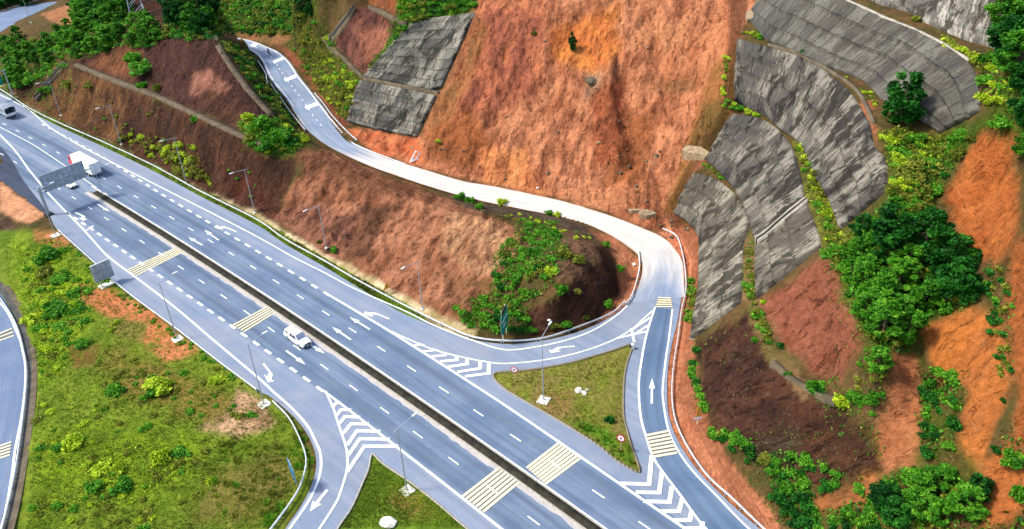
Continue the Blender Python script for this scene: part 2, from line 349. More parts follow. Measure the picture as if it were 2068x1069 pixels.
AMPZ = [(LSLIDE, 1.15, 10), (MOUND, 1.35, 10), ([(60,240),(150,135),(430,250),(540,300),(560,440),(500,430),(380,380),(250,310)], .55, 8), ([(150,125),(340,50),(430,75),(550,240),(540,290),(430,240),(300,180)], .6, 8),
        ([(1420,690),(1510,640),(1560,730),(1640,790),(1790,950),(1660,980),(1500,900),(1430,850)], .5, 10), ([(1860,260),(2068,240),(2068,1069),(1760,1069),(1760,700)], .8, 20),
        ([(-100,430),(119,470),(353,664),(520,790),(640,930),(540,1200),(-200,1200)], .22, 10)]
AMPZ += [(panpoly(p), .0, 4) for p in PANELS]
carve()

# ------------------------------------------------------------------ materials
def newmat(name):
    mt = bpy.data.materials.new(name); mt.use_nodes = True; nt = mt.node_tree
    return mt, nt, nt.nodes['Principled BSDF']
def N_(nt, typ, **kw):
    n = nt.nodes.new(typ)
    for k, v in kw.items():
        if k in n.inputs: n.inputs[k].default_value = v
        else: setattr(n, k, v)
    return n
def L_(nt, a, b): nt.links.new(a, b)
def noise(nt, vec, scale, detail=5., rough=.55, dist=0.):
    n = N_(nt, 'ShaderNodeTexNoise'); n.inputs['Scale'].default_value = scale; n.inputs['Detail'].default_value = detail; n.inputs['Roughness'].default_value = rough; n.inputs['Distortion'].default_value = dist
    L_(nt, vec, n.inputs['Vector']); return n.outputs['Fac']
def rmp(nt, fac, a, b, va=0., vb=1.):
    n = N_(nt, 'ShaderNodeMapRange'); n.interpolation_type = 'SMOOTHSTEP'
    for k, v in zip(('From Min', 'From Max', 'To Min', 'To Max'), (a, b, va, vb)): n.inputs[k].default_value = v
    L_(nt, fac, n.inputs['Value']); return n.outputs['Result']
def mixc(nt, fac, a, b, blend='MIX'):
    n = N_(nt, 'ShaderNodeMix'); n.data_type = 'RGBA'; n.blend_type = blend
    for sock, v in ((n.inputs[0], fac), (n.inputs[6], a), (n.inputs[7], b)):
        if hasattr(v, 'node'): L_(nt, v, sock)
        elif isinstance(v, (int, float)): sock.default_value = v
        else: sock.default_value = (*v[:3], 1)
    return n.outputs[2]
def math_(nt, op, a, b=None):
    n = N_(nt, 'ShaderNodeMath'); n.operation = op
    for i, v in enumerate((a, b)):
        if v is None: continue
        if hasattr(v, 'node'): L_(nt, v, n.inputs[i])
        else: n.inputs[i].default_value = v
    return n.outputs[0]
def mapv(nt, vec, sc=(1, 1, 1), rot=(0, 0, 0)):
    n = N_(nt, 'ShaderNodeMapping'); n.inputs['Scale'].default_value = sc; n.inputs['Rotation'].default_value = rot
    L_(nt, vec, n.inputs['Vector']); return n.outputs['Vector']
def bump(nt, h, strength, dist, bs):
    n = N_(nt, 'ShaderNodeBump'); n.inputs['Distance'].default_value = dist
    if hasattr(strength, 'node'): L_(nt, strength, n.inputs['Strength'])
    else: n.inputs['Strength'].default_value = strength
    L_(nt, h, n.inputs['Height']); L_(nt, n.outputs['Normal'], bs.inputs['Normal'])
def pos(nt): return N_(nt, 'ShaderNodeNewGeometry').outputs['Position']
def attr(nt, name):
    n = N_(nt, 'ShaderNodeAttribute'); n.attribute_name = name; return n
def plain(name, c, rough=.5, metal=0., spec=.4, var=.12, vscale=1.2, kind=None):
    mt, nt, bs = newmat(name); bs.inputs['Roughness'].default_value = rough; bs.inputs['Metallic'].default_value = metal; bs.inputs['Specular IOR Level'].default_value = spec
    f = noise(nt, N_(nt, 'ShaderNodeTexCoord').outputs['Object'], vscale, 4)
    L_(nt, mixc(nt, rmp(nt, f, .3, .7), [v*(1-var) for v in c], [min(1, v*(1+var)) for v in c]), bs.inputs['Base Color'])
    return mt

# ground ----------------------------------------------------------------
mt_ground, nt, bs = newmat('soil_and_grass')
bs.inputs['Roughness'].default_value = .95; bs.inputs['Specular IOR Level'].default_value = .1
P_ = pos(nt)
n1 = noise(nt, P_, .16, 8, .62, .4); n2 = noise(nt, P_, 1.1, 6, .65); n3 = noise(nt, P_, 5., 4, .6)
FV = attr(nt, 'fv').outputs['Vector']
n4 = noise(nt, mapv(nt, FV, (.36, .12, .14)), 1., 6, .6, .3)
def ridge(vec, scale, detail):
    n = N_(nt, 'ShaderNodeTexNoise'); n.noise_type = 'RIDGED_MULTIFRACTAL'; n.inputs['Scale'].default_value = scale; n.inputs['Detail'].default_value = detail; n.inputs['Roughness'].default_value = .55; n.inputs['Lacunarity'].default_value = 2.1
    L_(nt, vec, n.inputs['Vector']); return n.outputs['Fac']
n5 = ridge(mapv(nt, FV, (.22, .085, .1), (0, 0, R(16))), 1., 7); n6 = ridge(mapv(nt, FV, (.75, .34, .4), (0, 0, R(24))), 1., 5)
base = mixc(nt, rmp(nt, math_(nt, 'ADD', math_(nt, 'MULTIPLY', n1, .5), math_(nt, 'MULTIPLY', n4, .5)), .4, .6), attr(nt, 'ca').outputs['Color'], attr(nt, 'cb').outputs['Color'])
v1 = rmp(nt, n2, .28, .72, .74, 1.26); v2 = rmp(nt, n3, .25, .75, .86, 1.14)
cutn = noise(nt, mapv(nt, FV, (.62, .2, .2), (0, 0, R(25))), 1.6, 5, .6, .4); cut = math_(nt, 'MULTIPLY', rmp(nt, cutn, .36, .43, 1., 0.), attr(nt, 'ro').outputs['Fac'])
base = mixc(nt, 1., base, math_(nt, 'MULTIPLY', v1, v2), 'MULTIPLY')
pale = math_(nt, 'MULTIPLY', rmp(nt, noise(nt, mapv(nt, P_, (1, .45, 1)), 1.2, 9, .75, 1.2), .56, .72), attr(nt, 'ro').outputs['Fac'])
base = mixc(nt, math_(nt, 'MULTIPLY', pale, .6), base, mixc(nt, .5, mixc(nt, 1., base, (1.6, 1.6, 1.6), 'MULTIPLY'), (.36, .29, .18)))
rg = math_(nt, 'MULTIPLY', rmp(nt, n5, .35, 1.3, 0., 1.), attr(nt, 'ro').outputs['Fac'])
base = mixc(nt, 1., base, rmp(nt, rg, 0., 1., 1.16, .74), 'MULTIPLY')
base = mixc(nt, math_(nt, 'MULTIPLY', cut, .55), base, mixc(nt, 1., base, (.5, .42, .36), 'MULTIPLY'))
L_(nt, base, bs.inputs['Base Color'])
hh = math_(nt, 'SUBTRACT', math_(nt, 'ADD', math_(nt, 'MULTIPLY', n2, .9), math_(nt, 'ADD', math_(nt, 'MULTIPLY', n3, .2), math_(nt, 'MULTIPLY', n4, 1.1))), math_(nt, 'ADD', math_(nt, 'MULTIPLY', cut, .45), math_(nt, 'ADD', math_(nt, 'MULTIPLY', n5, .75), math_(nt, 'MULTIPLY', n6, .28))))
bump(nt, hh, attr(nt, 'ro').outputs['Fac'], 1.05, bs)

# asphalt ------------------------------------------------------------------
def asphalt(name, ca, cb, wear=None, pale_tint=None):
    mt, nt, bs = newmat(name); bs.inputs['Roughness'].default_value = .75; bs.inputs['Specular IOR Level'].default_value = .25
    p = pos(nt); uv = N_(nt, 'ShaderNodeUVMap').outputs['UV']
    st = noise(nt, mapv(nt, uv, (.018, .9, 1)), 1., 5, .6)       # long streaks along the road
    f = math_(nt, 'ADD', math_(nt, 'MULTIPLY', noise(nt, p, .12, 6, .6), .55), math_(nt, 'MULTIPLY', st, .45))
    c = mixc(nt, rmp(nt, f, .38, .62), ca, cb)
    fine = math_(nt, 'MULTIPLY', rmp(nt, noise(nt, p, 3., 8, .75), .3, .7, .9, 1.1), rmp(nt, noise(nt, mapv(nt, uv, (.006, .35, 1)), 1., 6, .7), .3, .7, .88, 1.1))
    c = mixc(nt, 1., c, fine, 'MULTIPLY')
    if wear:
        sx = N_(nt, 'ShaderNodeSeparateXYZ'); L_(nt, uv, sx.inputs[0]); v = sx.outputs[1]
        for cen, wd, am in wear:
            d = math_(nt, 'ABSOLUTE', math_(nt, 'SUBTRACT', v, cen))
            w = rmp(nt, d, 0., wd, am, 0.)
            w = math_(nt, 'MULTIPLY', w, rmp(nt, noise(nt, mapv(nt, uv, (.04, .5, 1)), 1., 4), .3, .65, .25, 1.))
            c = mixc(nt, w, c, [k*.42 for k in ca])
    if pale_tint:
        a = attr(nt, 'pale_tint').outputs['Fac']  # how far the asphalt turns near-white
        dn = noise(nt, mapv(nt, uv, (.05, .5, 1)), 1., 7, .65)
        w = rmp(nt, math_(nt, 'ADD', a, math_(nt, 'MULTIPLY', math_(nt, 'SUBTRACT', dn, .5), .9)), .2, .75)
        c = mixc(nt, w, c, pale_tint)
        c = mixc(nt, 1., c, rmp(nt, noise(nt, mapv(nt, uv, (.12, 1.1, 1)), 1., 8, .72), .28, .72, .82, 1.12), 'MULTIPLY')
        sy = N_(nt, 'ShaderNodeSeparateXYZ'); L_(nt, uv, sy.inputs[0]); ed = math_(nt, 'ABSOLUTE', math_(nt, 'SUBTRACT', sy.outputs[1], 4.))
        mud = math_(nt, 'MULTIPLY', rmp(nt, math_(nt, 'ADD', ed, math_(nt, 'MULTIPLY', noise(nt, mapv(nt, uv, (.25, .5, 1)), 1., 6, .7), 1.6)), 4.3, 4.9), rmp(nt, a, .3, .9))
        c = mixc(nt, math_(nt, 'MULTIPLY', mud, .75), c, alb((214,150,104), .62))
    L_(nt, c, bs.inputs['Base Color'])
    bump(nt, noise(nt, p, 14., 3), .12, .02, bs)
    return mt
A_LANE = alb((126,149,180)); A_LANE2 = alb((154,174,198))
A_SH = alb((160,178,203)); A_SH2 = alb((184,193,210))
mt_lane = asphalt('lane_asphalt', A_LANE, A_LANE2, wear=[(-2.9, .7, .6), (-6.6, 1.3, .5), (-5.6, .5, .3), (2.0, .5, .3), (3.4, .5, .3), (6.4, 1.2, .5)])
mt_shoulder = asphalt('shoulder_asphalt', A_SH, A_SH2)
mt_ramp = asphalt('ramp_asphalt', alb((166,188,218)), alb((192,206,228)), pale_tint=alb((255,245,232), .58))
mt_ramplane = asphalt('ramp_lane_asphalt', alb((114,143,178)), alb((140,166,196)), wear=[(1.1, .7, .4), (2.9, .7, .4)])
mt_dark = asphalt('old_dark_asphalt', alb((66,76,98)), alb((84,94,118)))
mt_loop = asphalt('loop_asphalt', alb((132,155,190)), alb((156,176,204)))
def paint(name, c, worn=.55, ww=.46):
    mt, nt, bs = newmat(name); bs.inputs['Roughness'].default_value = .6
    p = pos(nt); w = rmp(nt, math_(nt, 'ADD', math_(nt, 'MULTIPLY', noise(nt, p, 1.1, 7, .72), .6), math_(nt, 'MULTIPLY', noise(nt, p, 7., 4, .7), .4)), ww, ww+.16)
    L_(nt, mixc(nt, math_(nt, 'MULTIPLY', w, worn), c, A_SH), bs.inputs['Base Color']); return mt
mt_white = paint('white_road_paint', (.78, .79, .8)); mt_yellow = paint('cream_rumble_paint', alb((252,238,190), .8), .4); mt_rgrey = paint('grey_rumble_ground', alb((120,118,112)), .5)
def concrete(name, ca, cb, stain, sc=.5):
    mt, nt, bs = newmat(name); bs.inputs['Roughness'].default_value = .9; bs.inputs['Specular IOR Level'].default_value = .15
    p = pos(nt); c = mixc(nt, rmp(nt, noise(nt, p, sc, 7, .65), .36, .64), ca, cb)
    c = mixc(nt, rmp(nt, noise(nt, p, sc*2.3, 5, .6), .56, .72, 0., .7), c, stain)
    L_(nt, c, bs.inputs['Base Color']); bump(nt, noise(nt, p, 3., 5, .6), .4, .1, bs); return mt
mt_conc = concrete('weathered_concrete', alb((150,135,110)), alb((118,104,86)), alb((92,88,60)))
mt_concw = concrete('pale_concrete', alb((235,225,205)), alb((205,195,175)), alb((150,130,105)), 1.5)
mt_conc2 = concrete('grey_gutter_concrete', alb((128,126,120)), alb((98,96,90)), alb((74,72,60)))
mt_median = concrete('median_soil', alb((82,80,66)), alb((58,54,44)), alb((92,92,52)), .8)
mt_gutter = concrete('dusty_median_gutter', alb((250,240,228)), alb((232,225,222)), alb((196,170,150)), .6)
mt_galv = plain('galvanised_steel', (.40, .43, .46), .5, .4, .4); mt_railw = plain('pale_rail_steel', (.78, .79, .77), .45, .2)
mt_steel = plain('grey_painted_steel', (.36, .40, .43), .5, .3); mt_signback = plain('grey_sign_back', (.38, .45, .5), .5, .1, var=.25, vscale=.8)
mt_black = plain('black_rubber', (.012, .012, .013), .8); mt_glass = plain('dark_car_glass', (.03, .035, .045), .12, 0, .6); mt_glassb = plain('windscreen_glass', (.2, .24, .32), .1, 0, .7)
mt_carw = plain('white_car_paint', (.86, .86, .87), .3, 0, .5, var=.02); mt_trim = plain('dark_plastic_trim', (.03, .03, .035), .5)
mt_red = plain('red_truck_paint', (.62, .045, .07), .4, var=.15); mt_box = plain('white_truck_box', (.86, .85, .84), .5, var=.03)
mt_green = plain('green_sign_face', (.0, .26, .17), .4, var=.05); mt_blue = plain('blue_sign_face', (.03, .16, .3), .4, var=.05)
mt_signw = plain('white_sign_face', (.85, .84, .82), .4, var=.03); mt_signr = plain('red_sign_rim', (.42, .015, .015), .4, var=.05); mt_signy = plain('yellow_sign_face', (.92, .58, .04), .4, var=.06); mt_ink = plain('black_sign_ink', (.02, .02, .025), .5)
mt_poler = plain('red_white_post_white', (.8, .76, .6), .5); mt_canvas = plain('grey_truck_canvas', (.2, .23, .28), .8, var=.3)
mt_stone = concrete('pale_stone', alb((255,250,235), .8), alb((225,215,195)), alb((160,150,130)), 1.5)
# ------------------------------------------------------------------ ground sheet with zones
G1 = (110,124,34); G2 = (84,106,22)
ZONES = [  # polygon (photo pixels), colours, roughness, softness, category (0 ground, 1 hillside, 2 landslide)
 ([(-500,430),(119,470),(220,562),(353,664),(520,790),(594,845),(637,936),(626,983),(573,1069),(540,1400),(-500,1400)], G1, G2, .35, 8, 0),
 ([(20,480),(130,510),(190,560),(180,640),(150,700),(110,760),(70,790),(60,650)], (128,150,28), (84,110,18), .45, 25, 0),
 ([(90,880),(200,860),(400,880),(420,950),(250,1010),(80,1010)], (118,142,24), (90,108,20), .45, 35, 0),
 ([(240,690),(340,740),(520,830),(420,860),(250,800),(200,740)], (96,106,30), (124,104,48), .4, 20, 0),
 ([(420,960),(560,900),(600,960),(560,1060),(380,1060)], (118,104,52), (92,92,32), .4, 25, 0),
 ([(150,572),(215,582),(300,620),(345,665),(405,712),(380,722),(330,730),(285,690),(220,640),(165,612)], (212,132,84), (196,118,72), .35, 7, 0),
 ([(225,640),(300,652),(290,690),(350,700),(300,705),(215,665)], (122,108,50), (100,104,40), .4, 6, 0),
 ([(400,862),(450,838),(480,785),(520,805),(558,850),(520,870),(480,885)], (212,168,130), (150,112,80), .35, 9, 0),
 ([(70,465),(118,468),(150,500),(110,500),(75,490)], (205,130,82), (160,110,62), .35, 6, 0),
 ([(135,690),(200,700),(195,735),(150,745)], (150,92,58), (112,96,40), .35, 9, 0),
 ([(0,365),(35,395),(92,432),(60,452),(30,445),(0,425)], (222,160,118), (200,140,98), .25, 5, 0),
 ([(-20,428),(20,440),(35,462),(-20,470)], (70,50,38), (100,78,60), .35, 4, 0),
 ([(751,914),(774,934),(824,968),(879,1010),(944,1066),(1000,1110),(640,1160),(680,1069),(709,1025),(730,978),(743,947)], (96,122,30), (76,100,22), .3, 3, 0),
 ([(790,985),(850,1000),(880,1040),(830,1045),(790,1010)], (160,118,68), (112,112,40), .3, 14, 0),
 (ISLE, (112,116,40), (128,112,60), .3, 3, 0),
 ([(1085,795),(1150,790),(1155,830),(1110,838)], (178,132,82), (140,112,64), .3, 9, 0),
 ([(1150,850),(1200,860),(1276,895),(1292,948),(1230,915)], (70,118,22), (96,112,30), .35, 8, 0),
 # gravel verge behind the rail, grass strip in front of it
 ([(-200,60),(0,168),(60,205),(127,240),(216,278),(313,325),(404,375),(518,428),(576,468),(662,512),(727,545),(828,600),(904,640),(960,668),(955,684),(904,668),(828,626),(727,578),(662,540),(518,450),(404,392),(216,298),(60,226),(0,187),(-200,80)], (222,200,158), (170,150,98), .2, 5, 0),
 ([(-200,60),(0,176),(60,216),(127,249),(216,288),(313,334),(404,384),(518,441),(576,481),(662,528),(727,567),(828,622),(860,642),(860,660),(800,632),(727,590),(662,548),(576,499),(518,460),(404,402),(313,353),(216,306),(127,265),(60,231),(0,190),(-200,90)], (98,124,34), (74,98,26), .3, 3, 0),
 # left hill
 ([(0,180),(150,135),(430,250),(545,300),(600,330),(560,445),(500,424),(380,374),(250,305),(120,248)], (104,66,46), (72,48,36), 1., 8, 1),
 ([(40,200),(150,135),(240,170),(230,260),(120,245)], (142,98,58), (104,72,46), 1., 12, 1),
 ([(205,168),(260,190),(235,290),(190,270)], (150,104,62), (96,66,48), 1., 12, 1),
 ([(430,320),(520,350),(560,445),(480,405)], (112,62,44), (78,48,36), 1., 14, 1),
 ([(130,130),(340,48),(430,75),(552,240),(545,290),(430,240),(300,180)], (98,62,52), (74,46,40), 1., 8, 1),
 ([(180,130),(260,85),(290,110),(265,160),(220,150)], (152,96,62), (120,76,50), .9, 12, 1),
 ([(385,150),(425,140),(465,178),(440,195),(385,190)], (186,126,104), (150,96,78), .9, 6, 1),
 ([(400,180),(470,190),(530,270),(470,250),(420,220)], (120,80,54), (84,54,42), .9, 12, 1),
 ([(440,80),(550,235),(575,260),(610,290),(575,180),(545,140),(500,95)], (78,82,30), (52,44,28), .8, 5, 1),
 ([(480,240),(560,240),(630,290),(570,320),(500,300)], (100,120,30), (74,84,26), .8, 10, 1),
 # mound
 (MOUND, (184,124,90), (136,84,56), 1., 8, 1),
 ([(560,445),(640,420),(720,470),(720,525),(660,506)], (122,84,62), (92,62,46), 1., 12, 1),
 ([(555,440),(620,400),(700,440),(740,420),(700,530),(650,505)], (160,104,80), (112,74,54), 1., 12, 1),
 ([(600,300),(700,325),(860,388),(800,400),(700,380),(620,370)], (146,94,66), (112,72,50), 1., 12, 1),
 ([(905,430),(1000,448),(1050,490),(1000,560),(930,540),(890,490)], (204,152,108), (150,102,72), 1., 14, 1),
 ([(740,420),(800,410),(740,520),(690,530)], (128,84,60), (98,64,46), 1., 8, 1),
 ([(900,560),(1000,560),(980,630),(910,640)], (150,98,68), (120,90,52), 1., 12, 1),
 ([(1040,432),(1150,455),(1208,488),(1218,520),(1170,565),(1120,560),(1060,490)], (142,104,76), (112,82,60), .8, 6, 1),
 ([(1210,490),(1250,520),(1258,590),(1205,655),(1080,682),(1040,640),(1130,600),(1165,560),(1216,525)], (104,66,48), (72,46,34), 1., 5, 1),
 ([(890,395),(960,408),(1130,436),(1228,476),(1200,486),(1150,462),(1040,436),(960,424)], (108,90,74), (86,72,58), .6, 4, 1),
 ([(1190,462),(1240,482),(1295,525),(1285,600),(1240,642),(1205,655),(1252,595),(1245,525),(1212,488)], (214,140,98), (184,112,76), .6, 5, 0),
 # hills above the far end of the ramp
 ([(420,-60),(650,-60),(640,20),(605,80),(440,72)], (104,110,36), (64,82,26), .8, 6, 1),
 ([(440,64),(600,72),(560,92),(500,82),(440,74)], (176,120,82), (130,110,60), .6, 5, 1),
 ([(170,-40),(350,-40),(350,45),(240,45)], (112,68,48), (70,46,34), 1., 8, 1),
 ([(575,90),(640,25),(668,60),(700,130),(735,158),(702,248),(650,205),(605,130)], (116,112,40), (84,78,34), .8, 6, 1),
 ([(560,92),(625,165),(690,262),(705,250),(650,190),(600,110)], (168,98,68), (128,76,52), .7, 4, 1),
 ([(660,85),(735,10),(800,45),(795,100),(740,152),(690,112)], (146,92,74), (88,54,48), 1., 5, 1),
 ([(720,60),(790,55),(785,100),(740,130)], (188,122,92), (160,98,74), .9, 10, 1),
 ([(730,-40),(810,-40),(805,40),(750,14)], (180,100,62), (130,84,54), .9, 6, 1),
 ([(800,-60),(975,-60),(960,28),(830,50),(790,105),(738,156),(800,45)], (84,120,34), (62,96,24), .7, 6, 1),
 # landslide
 (LSLIDE, (208,136,94), (158,94,62), 1., 6, 2),
 ([(965,10),(1100,0),(1100,180),(930,250),(900,190)], (194,114,76), (154,88,66), 1., 25, 2),
 ([(880,200),(930,140),(960,40),(985,60),(950,170),(900,260),(860,280)], (140,98,60), (166,104,62), 1., 9, 2),
 ([(1180,110),(1215,120),(1210,200),(1180,200)], (168,130,100), (150,110,80), 1., 10, 2),
 ([(1330,100),(1420,110),(1400,190),(1320,180)], (170,118,78), (140,98,60), 1., 14, 2),
 ([(1115,60),(1250,10),(1250,110),(1200,150),(1115,120)], (218,134,66), (200,112,60), 1., 14, 2),
 ([(1250,60),(1500,40),(1470,150),(1330,170)], (200,132,88), (178,108,72), 1., 20, 2),
 ([(1195,190),(1262,150),(1270,330),(1200,340)], (168,92,58), (140,78,50), 1., 12, 2),
 ([(1270,230),(1330,220),(1300,380),(1220,370)], (176,104,62), (146,88,54), 1., 14, 2),
 ([(860,270),(950,210),(1000,300),(960,340),(870,320)], (168,96,56), (138,82,46), 1., 14, 2),
 ([(1440,130),(1490,90),(1480,230),(1440,310),(1400,330),(1375,430),(1340,425),(1400,260)], (132,96,48), (160,104,60), 1., 9, 2),
 ([(1420,210),(1478,205),(1440,310),(1400,300)], (96,80,32), (120,88,48), 1., 7, 2),
 ([(700,262),(840,278),(860,330),(760,312)], (190,98,60), (204,122,78), .8, 8, 2),
 ([(960,300),(1060,300),(1100,390),(980,370)], (216,140,84), (194,112,70), .9, 12, 2),
 ([(1375,455),(1412,475),(1418,600),(1380,560),(1345,478)], (206,130,92), (184,106,72), .8, 6, 2),
 # verge on the outside of the ramp
 ([(1345,735),(1350,690),(1376,600),(1384,560),(1405,560),(1402,690),(1412,770),(1430,850),(1470,930),(1530,1000),(1600,1090),(1530,1069),(1411,955),(1368,894),(1347,842)], (208,134,94), (186,112,76), .7, 4, 0),
 # right-hand slopes
 ([(1412,700),(1510,632),(1560,730),(1640,790),(1720,860),(1800,950),(1660,985),(1540,940),(1480,900),(1430,840)], (104,66,48), (74,48,38), 1., 6, 1),
 ([(1640,870),(1740,860),(1780,960),(1660,975)], (108,72,46), (84,54,38), 1., 12, 1),
 ([(1530,900),(1600,870),(1610,930),(1540,930)], (118,98,72), (92,72,54), 1., 12, 1),
 ([(1500,440),(1530,470),(1532,604),(1570,700),(1640,780),(1620,800),(1560,740),(1510,640),(1496,600)], (150,116,76), (108,98,48), .5, 4, 1),
 ([(1535,612),(1655,520),(1700,540),(1750,690),(1690,770),(1640,745),(1580,700)], (178,108,80), (154,88,62), 1., 6, 1),
 ([(1600,230),(1640,300),(1690,440),(1720,480),(1700,540),(1655,515),(1628,400),(1612,320)], (124,122,48), (96,96,42), .5, 4, 1),
 ([(1790,270),(1900,270),(2000,225),(2040,60),(2120,20),(2160,160),(2110,300),(2000,262),(1920,340),(1870,460),(1960,560),(1965,620),(1860,660),(1770,720),(1700,600),(1690,480),(1760,430),(1800,380)], (92,110,30), (64,84,22), .7, 8, 1),
 ([(1740,690),(1870,650),(1870,760),(1960,800),(1990,960),(2010,1100),(1580,1100),(1600,990),(1790,960),(1800,760)], (90,98,32), (108,80,44), .7, 8, 1),
 ([(1735,205),(1762,205),(1775,300),(1755,262)], (190,120,78), (160,100,66), .6, 3, 1),
 ([(1975,272),(2040,265),(2058,350),(2052,470),(2015,535),(1955,515),(1905,400),(1930,370)], (206,120,60), (188,102,50), .8, 6, 1),
 ([(1862,660),(1960,620),(2020,640),(2045,740),(2015,850),(1985,945),(1935,900),(1965,790),(1890,745)], (214,126,58), (196,116,60), .8, 6, 1),
 ([(1800,722),(1842,718),(1862,800),(1845,940),(1785,960),(1775,880),(1790,800)], (204,130,84), (184,112,70), .8, 6, 1),
 ([(1985,940),(2045,900),(2080,960),(2080,1010),(2030,1060),(1990,1060)], (208,122,60), (186,106,56), .8, 6, 1),
 ([(2035,500),(2085,460),(2130,540),(2110,700),(2140,820),(2090,900),(2055,900),(2050,740)], (196,110,54), (170,96,50), .8, 6, 1),
 ([(1640,1000),(1730,980),(1760,960),(1790,985),(1740,1020),(1650,1030)], (196,118,66), (150,98,56), .8, 6, 1),
 ([(85,30),(150,5),(165,30),(155,55),(105,45)], (188,126,84), (160,108,70), .5, 4, 0),
]
xi = np.arange(NX); yi = np.arange(NY)
gP = np.stack([gx, gy, GZ], -1)
px, py = proj(gP)
ca = np.zeros((NY, NX, 3)); cb = np.zeros((NY, NX, 3)); ro = np.full((NY, NX), .6); cat = np.ones((NY, NX), int)
ca[:] = alb((122,92,56)); cb[:] = alb((92,84,40))
wob = 13*fbm(gx/5, gy/5, 5, 21, .65); wob2 = 13*fbm(gx/5, gy/5, 5, 31, .65)
for P, a, b, r, soft, k in ZONES:
    cx_, cy_ = np.mean(np.array(P, float), 0)
    K = .74 if k == 2 else (.52 if k == 1 else .6)
    if k == 0 and a[1] > a[0]*.84 and a[2] < 70: K = .78
    if k == 1 and 560 < cx_ < 1030 and 330 < cy_ < 640: K = .74
    if k == 1 and cx_ > 1030 and cy_ > 480 and a[0] < 122: K = .5
    Pa = np.array(P, float); b0 = Pa.min(0)-40; b1 = Pa.max(0)+40
    sel = np.where((px > b0[0]) & (px < b1[0]) & (py > b0[1]) & (py < b1[1]))
    if not len(sel[0]): continue
    f = min(1., soft/8)
    if k == 1 and cx_ > 1400: soft *= 2.; f = 2.
    w = sstep(-soft, soft, sdist(px[sel]+wob[sel]*f, py[sel]+wob2[sel]*f, Pa))
    w3 = w[:, None]
    ca[sel] = ca[sel]*(1-w3)+np.array(alb(a, K))*w3; cb[sel] = cb[sel]*(1-w3)+np.array(alb(b, K))*w3
    ro[sel] = ro[sel]*(1-w)+r*w; cat[sel] = np.where(w > .5, k, cat[sel])
# slope coordinates: along the contour, down the slope, height
wL = sstep(-25, 25, sdist(px, py, [(-900,-400),(430,60),(560,240),(700,330),(900,402),(1060,440),(1200,480),(1262,560),(1210,690),(900,690),(-900,100)]))
wR = sstep(-20, 20, sdist(px, py, [(1500,-700),(1490,70),(1478,230),(1400,350),(1362,432),(1418,520),(1390,800),(1600,1200),(3200,1500),(3200,-700)]))
cs = [np.array([.94, -.35]), HD, np.array([.2, .98])]; dn = [np.array([.35, .94]), HN, np.array([.98, -.2])]
ws = [1-np.maximum(wL, wR), wL*(1-wR), wR]; gxy = np.stack([gx, gy], -1)
fv_ = np.stack([sum(w_*(gxy@c_) for w_, c_ in zip(ws, cs)), sum(w_*(gxy@c_) for w_, c_ in zip(ws, dn)), GZ], -1)
vis = (px > -500) & (px < 2850) & (py > -330) & (py < 1750)
q00 = (yi[:-1, None]*NX+xi[None, :-1]); fv = vis[:-1, :-1] | vis[1:, 1:] | vis[1:, :-1] | vis[:-1, 1:]
fc = cat[:-1, :-1]
for k, nm in ((0, 'ground'), (1, 'hillside'), (2, 'landslide')):
    sel = q00[fv & (fc == k)].ravel()
    Q = np.stack([sel, sel+1, sel+1+NX, sel+NX], 1)
    used = np.unique(Q); mp = np.zeros(NX*NY, np.int64); mp[used] = np.arange(len(used))
    me = quads_mesh(nm, gP.reshape(-1, 3)[used], mp[Q], mt_ground)
    for an, arr in (('ca', ca), ('cb', cb)):
        A = me.attributes.new(an, 'FLOAT_COLOR', 'POINT'); A.data.foreach_set('color', np.c_[arr.reshape(-1, 3)[used], np.ones(len(used))].astype(np.float32).ravel())
    A = me.attributes.new('fv', 'FLOAT_VECTOR', 'POINT'); A.data.foreach_set('vector', fv_.reshape(-1, 3)[used].astype(np.float32).ravel())
    A = me.attributes.new('ro', 'FLOAT', 'POINT'); A.data.foreach_set('value', ro.ravel()[used].astype(np.float32))
    me.polygons.foreach_set('use_smooth', [True]*len(me.polygons))
    struct(link(bpy.data.objects.new(nm, me)))
# the plain that carries everything, out to the horizon
mt_far = concrete('distant_scrub', alb((96,100,46)), alb((70,84,32)), alb((120,92,60)), .01)
xs = [-6000, -1500, -600, -275, 195, 600, 1500, 6000]; ys = [-6000, -1500, -300, 33, 418, 800, 1800, 7000]
V = [(x, y, -4.5) for y in ys for x in xs]; F = [(j*8+i, j*8+i+1, j*8+9+i, j*8+8+i) for j in range(7) for i in range(7)]
struct(mesh_obj('terrain', V, F, mt_far))

# ------------------------------------------------------------------ roads
def ribbon(name, A, B, mat, uvs=None, parent=None, pale_tint=None):
    n = len(A); V = np.vstack([A, B]); Q = np.stack([np.arange(n-1), np.arange(1, n), n+np.arange(1, n), n+np.arange(n-1)], 1)
    a, b = V[Q[0, 1]]-V[Q[0, 0]], V[Q[0, 3]]-V[Q[0, 0]]
    if np.cross(a, b)[2] < 0: Q = Q[:, ::-1]
    me = quads_mesh(name, V, Q, mat)
    if uvs is not None:
        l = me.uv_layers.new(name='UVMap'); idx = np.empty(len(me.loops), np.int32); me.loops.foreach_get('vertex_index', idx)
        l.data.foreach_set('uv', np.asarray(uvs, np.float32)[idx].ravel())
    if pale_tint is not None:
        d = me.attributes.new('pale_tint', 'FLOAT', 'POINT'); d.data.foreach_set('value', np.asarray(pale_tint, np.float32))
    o = link(bpy.data.objects.new(name, me)); o.parent = parent; return o
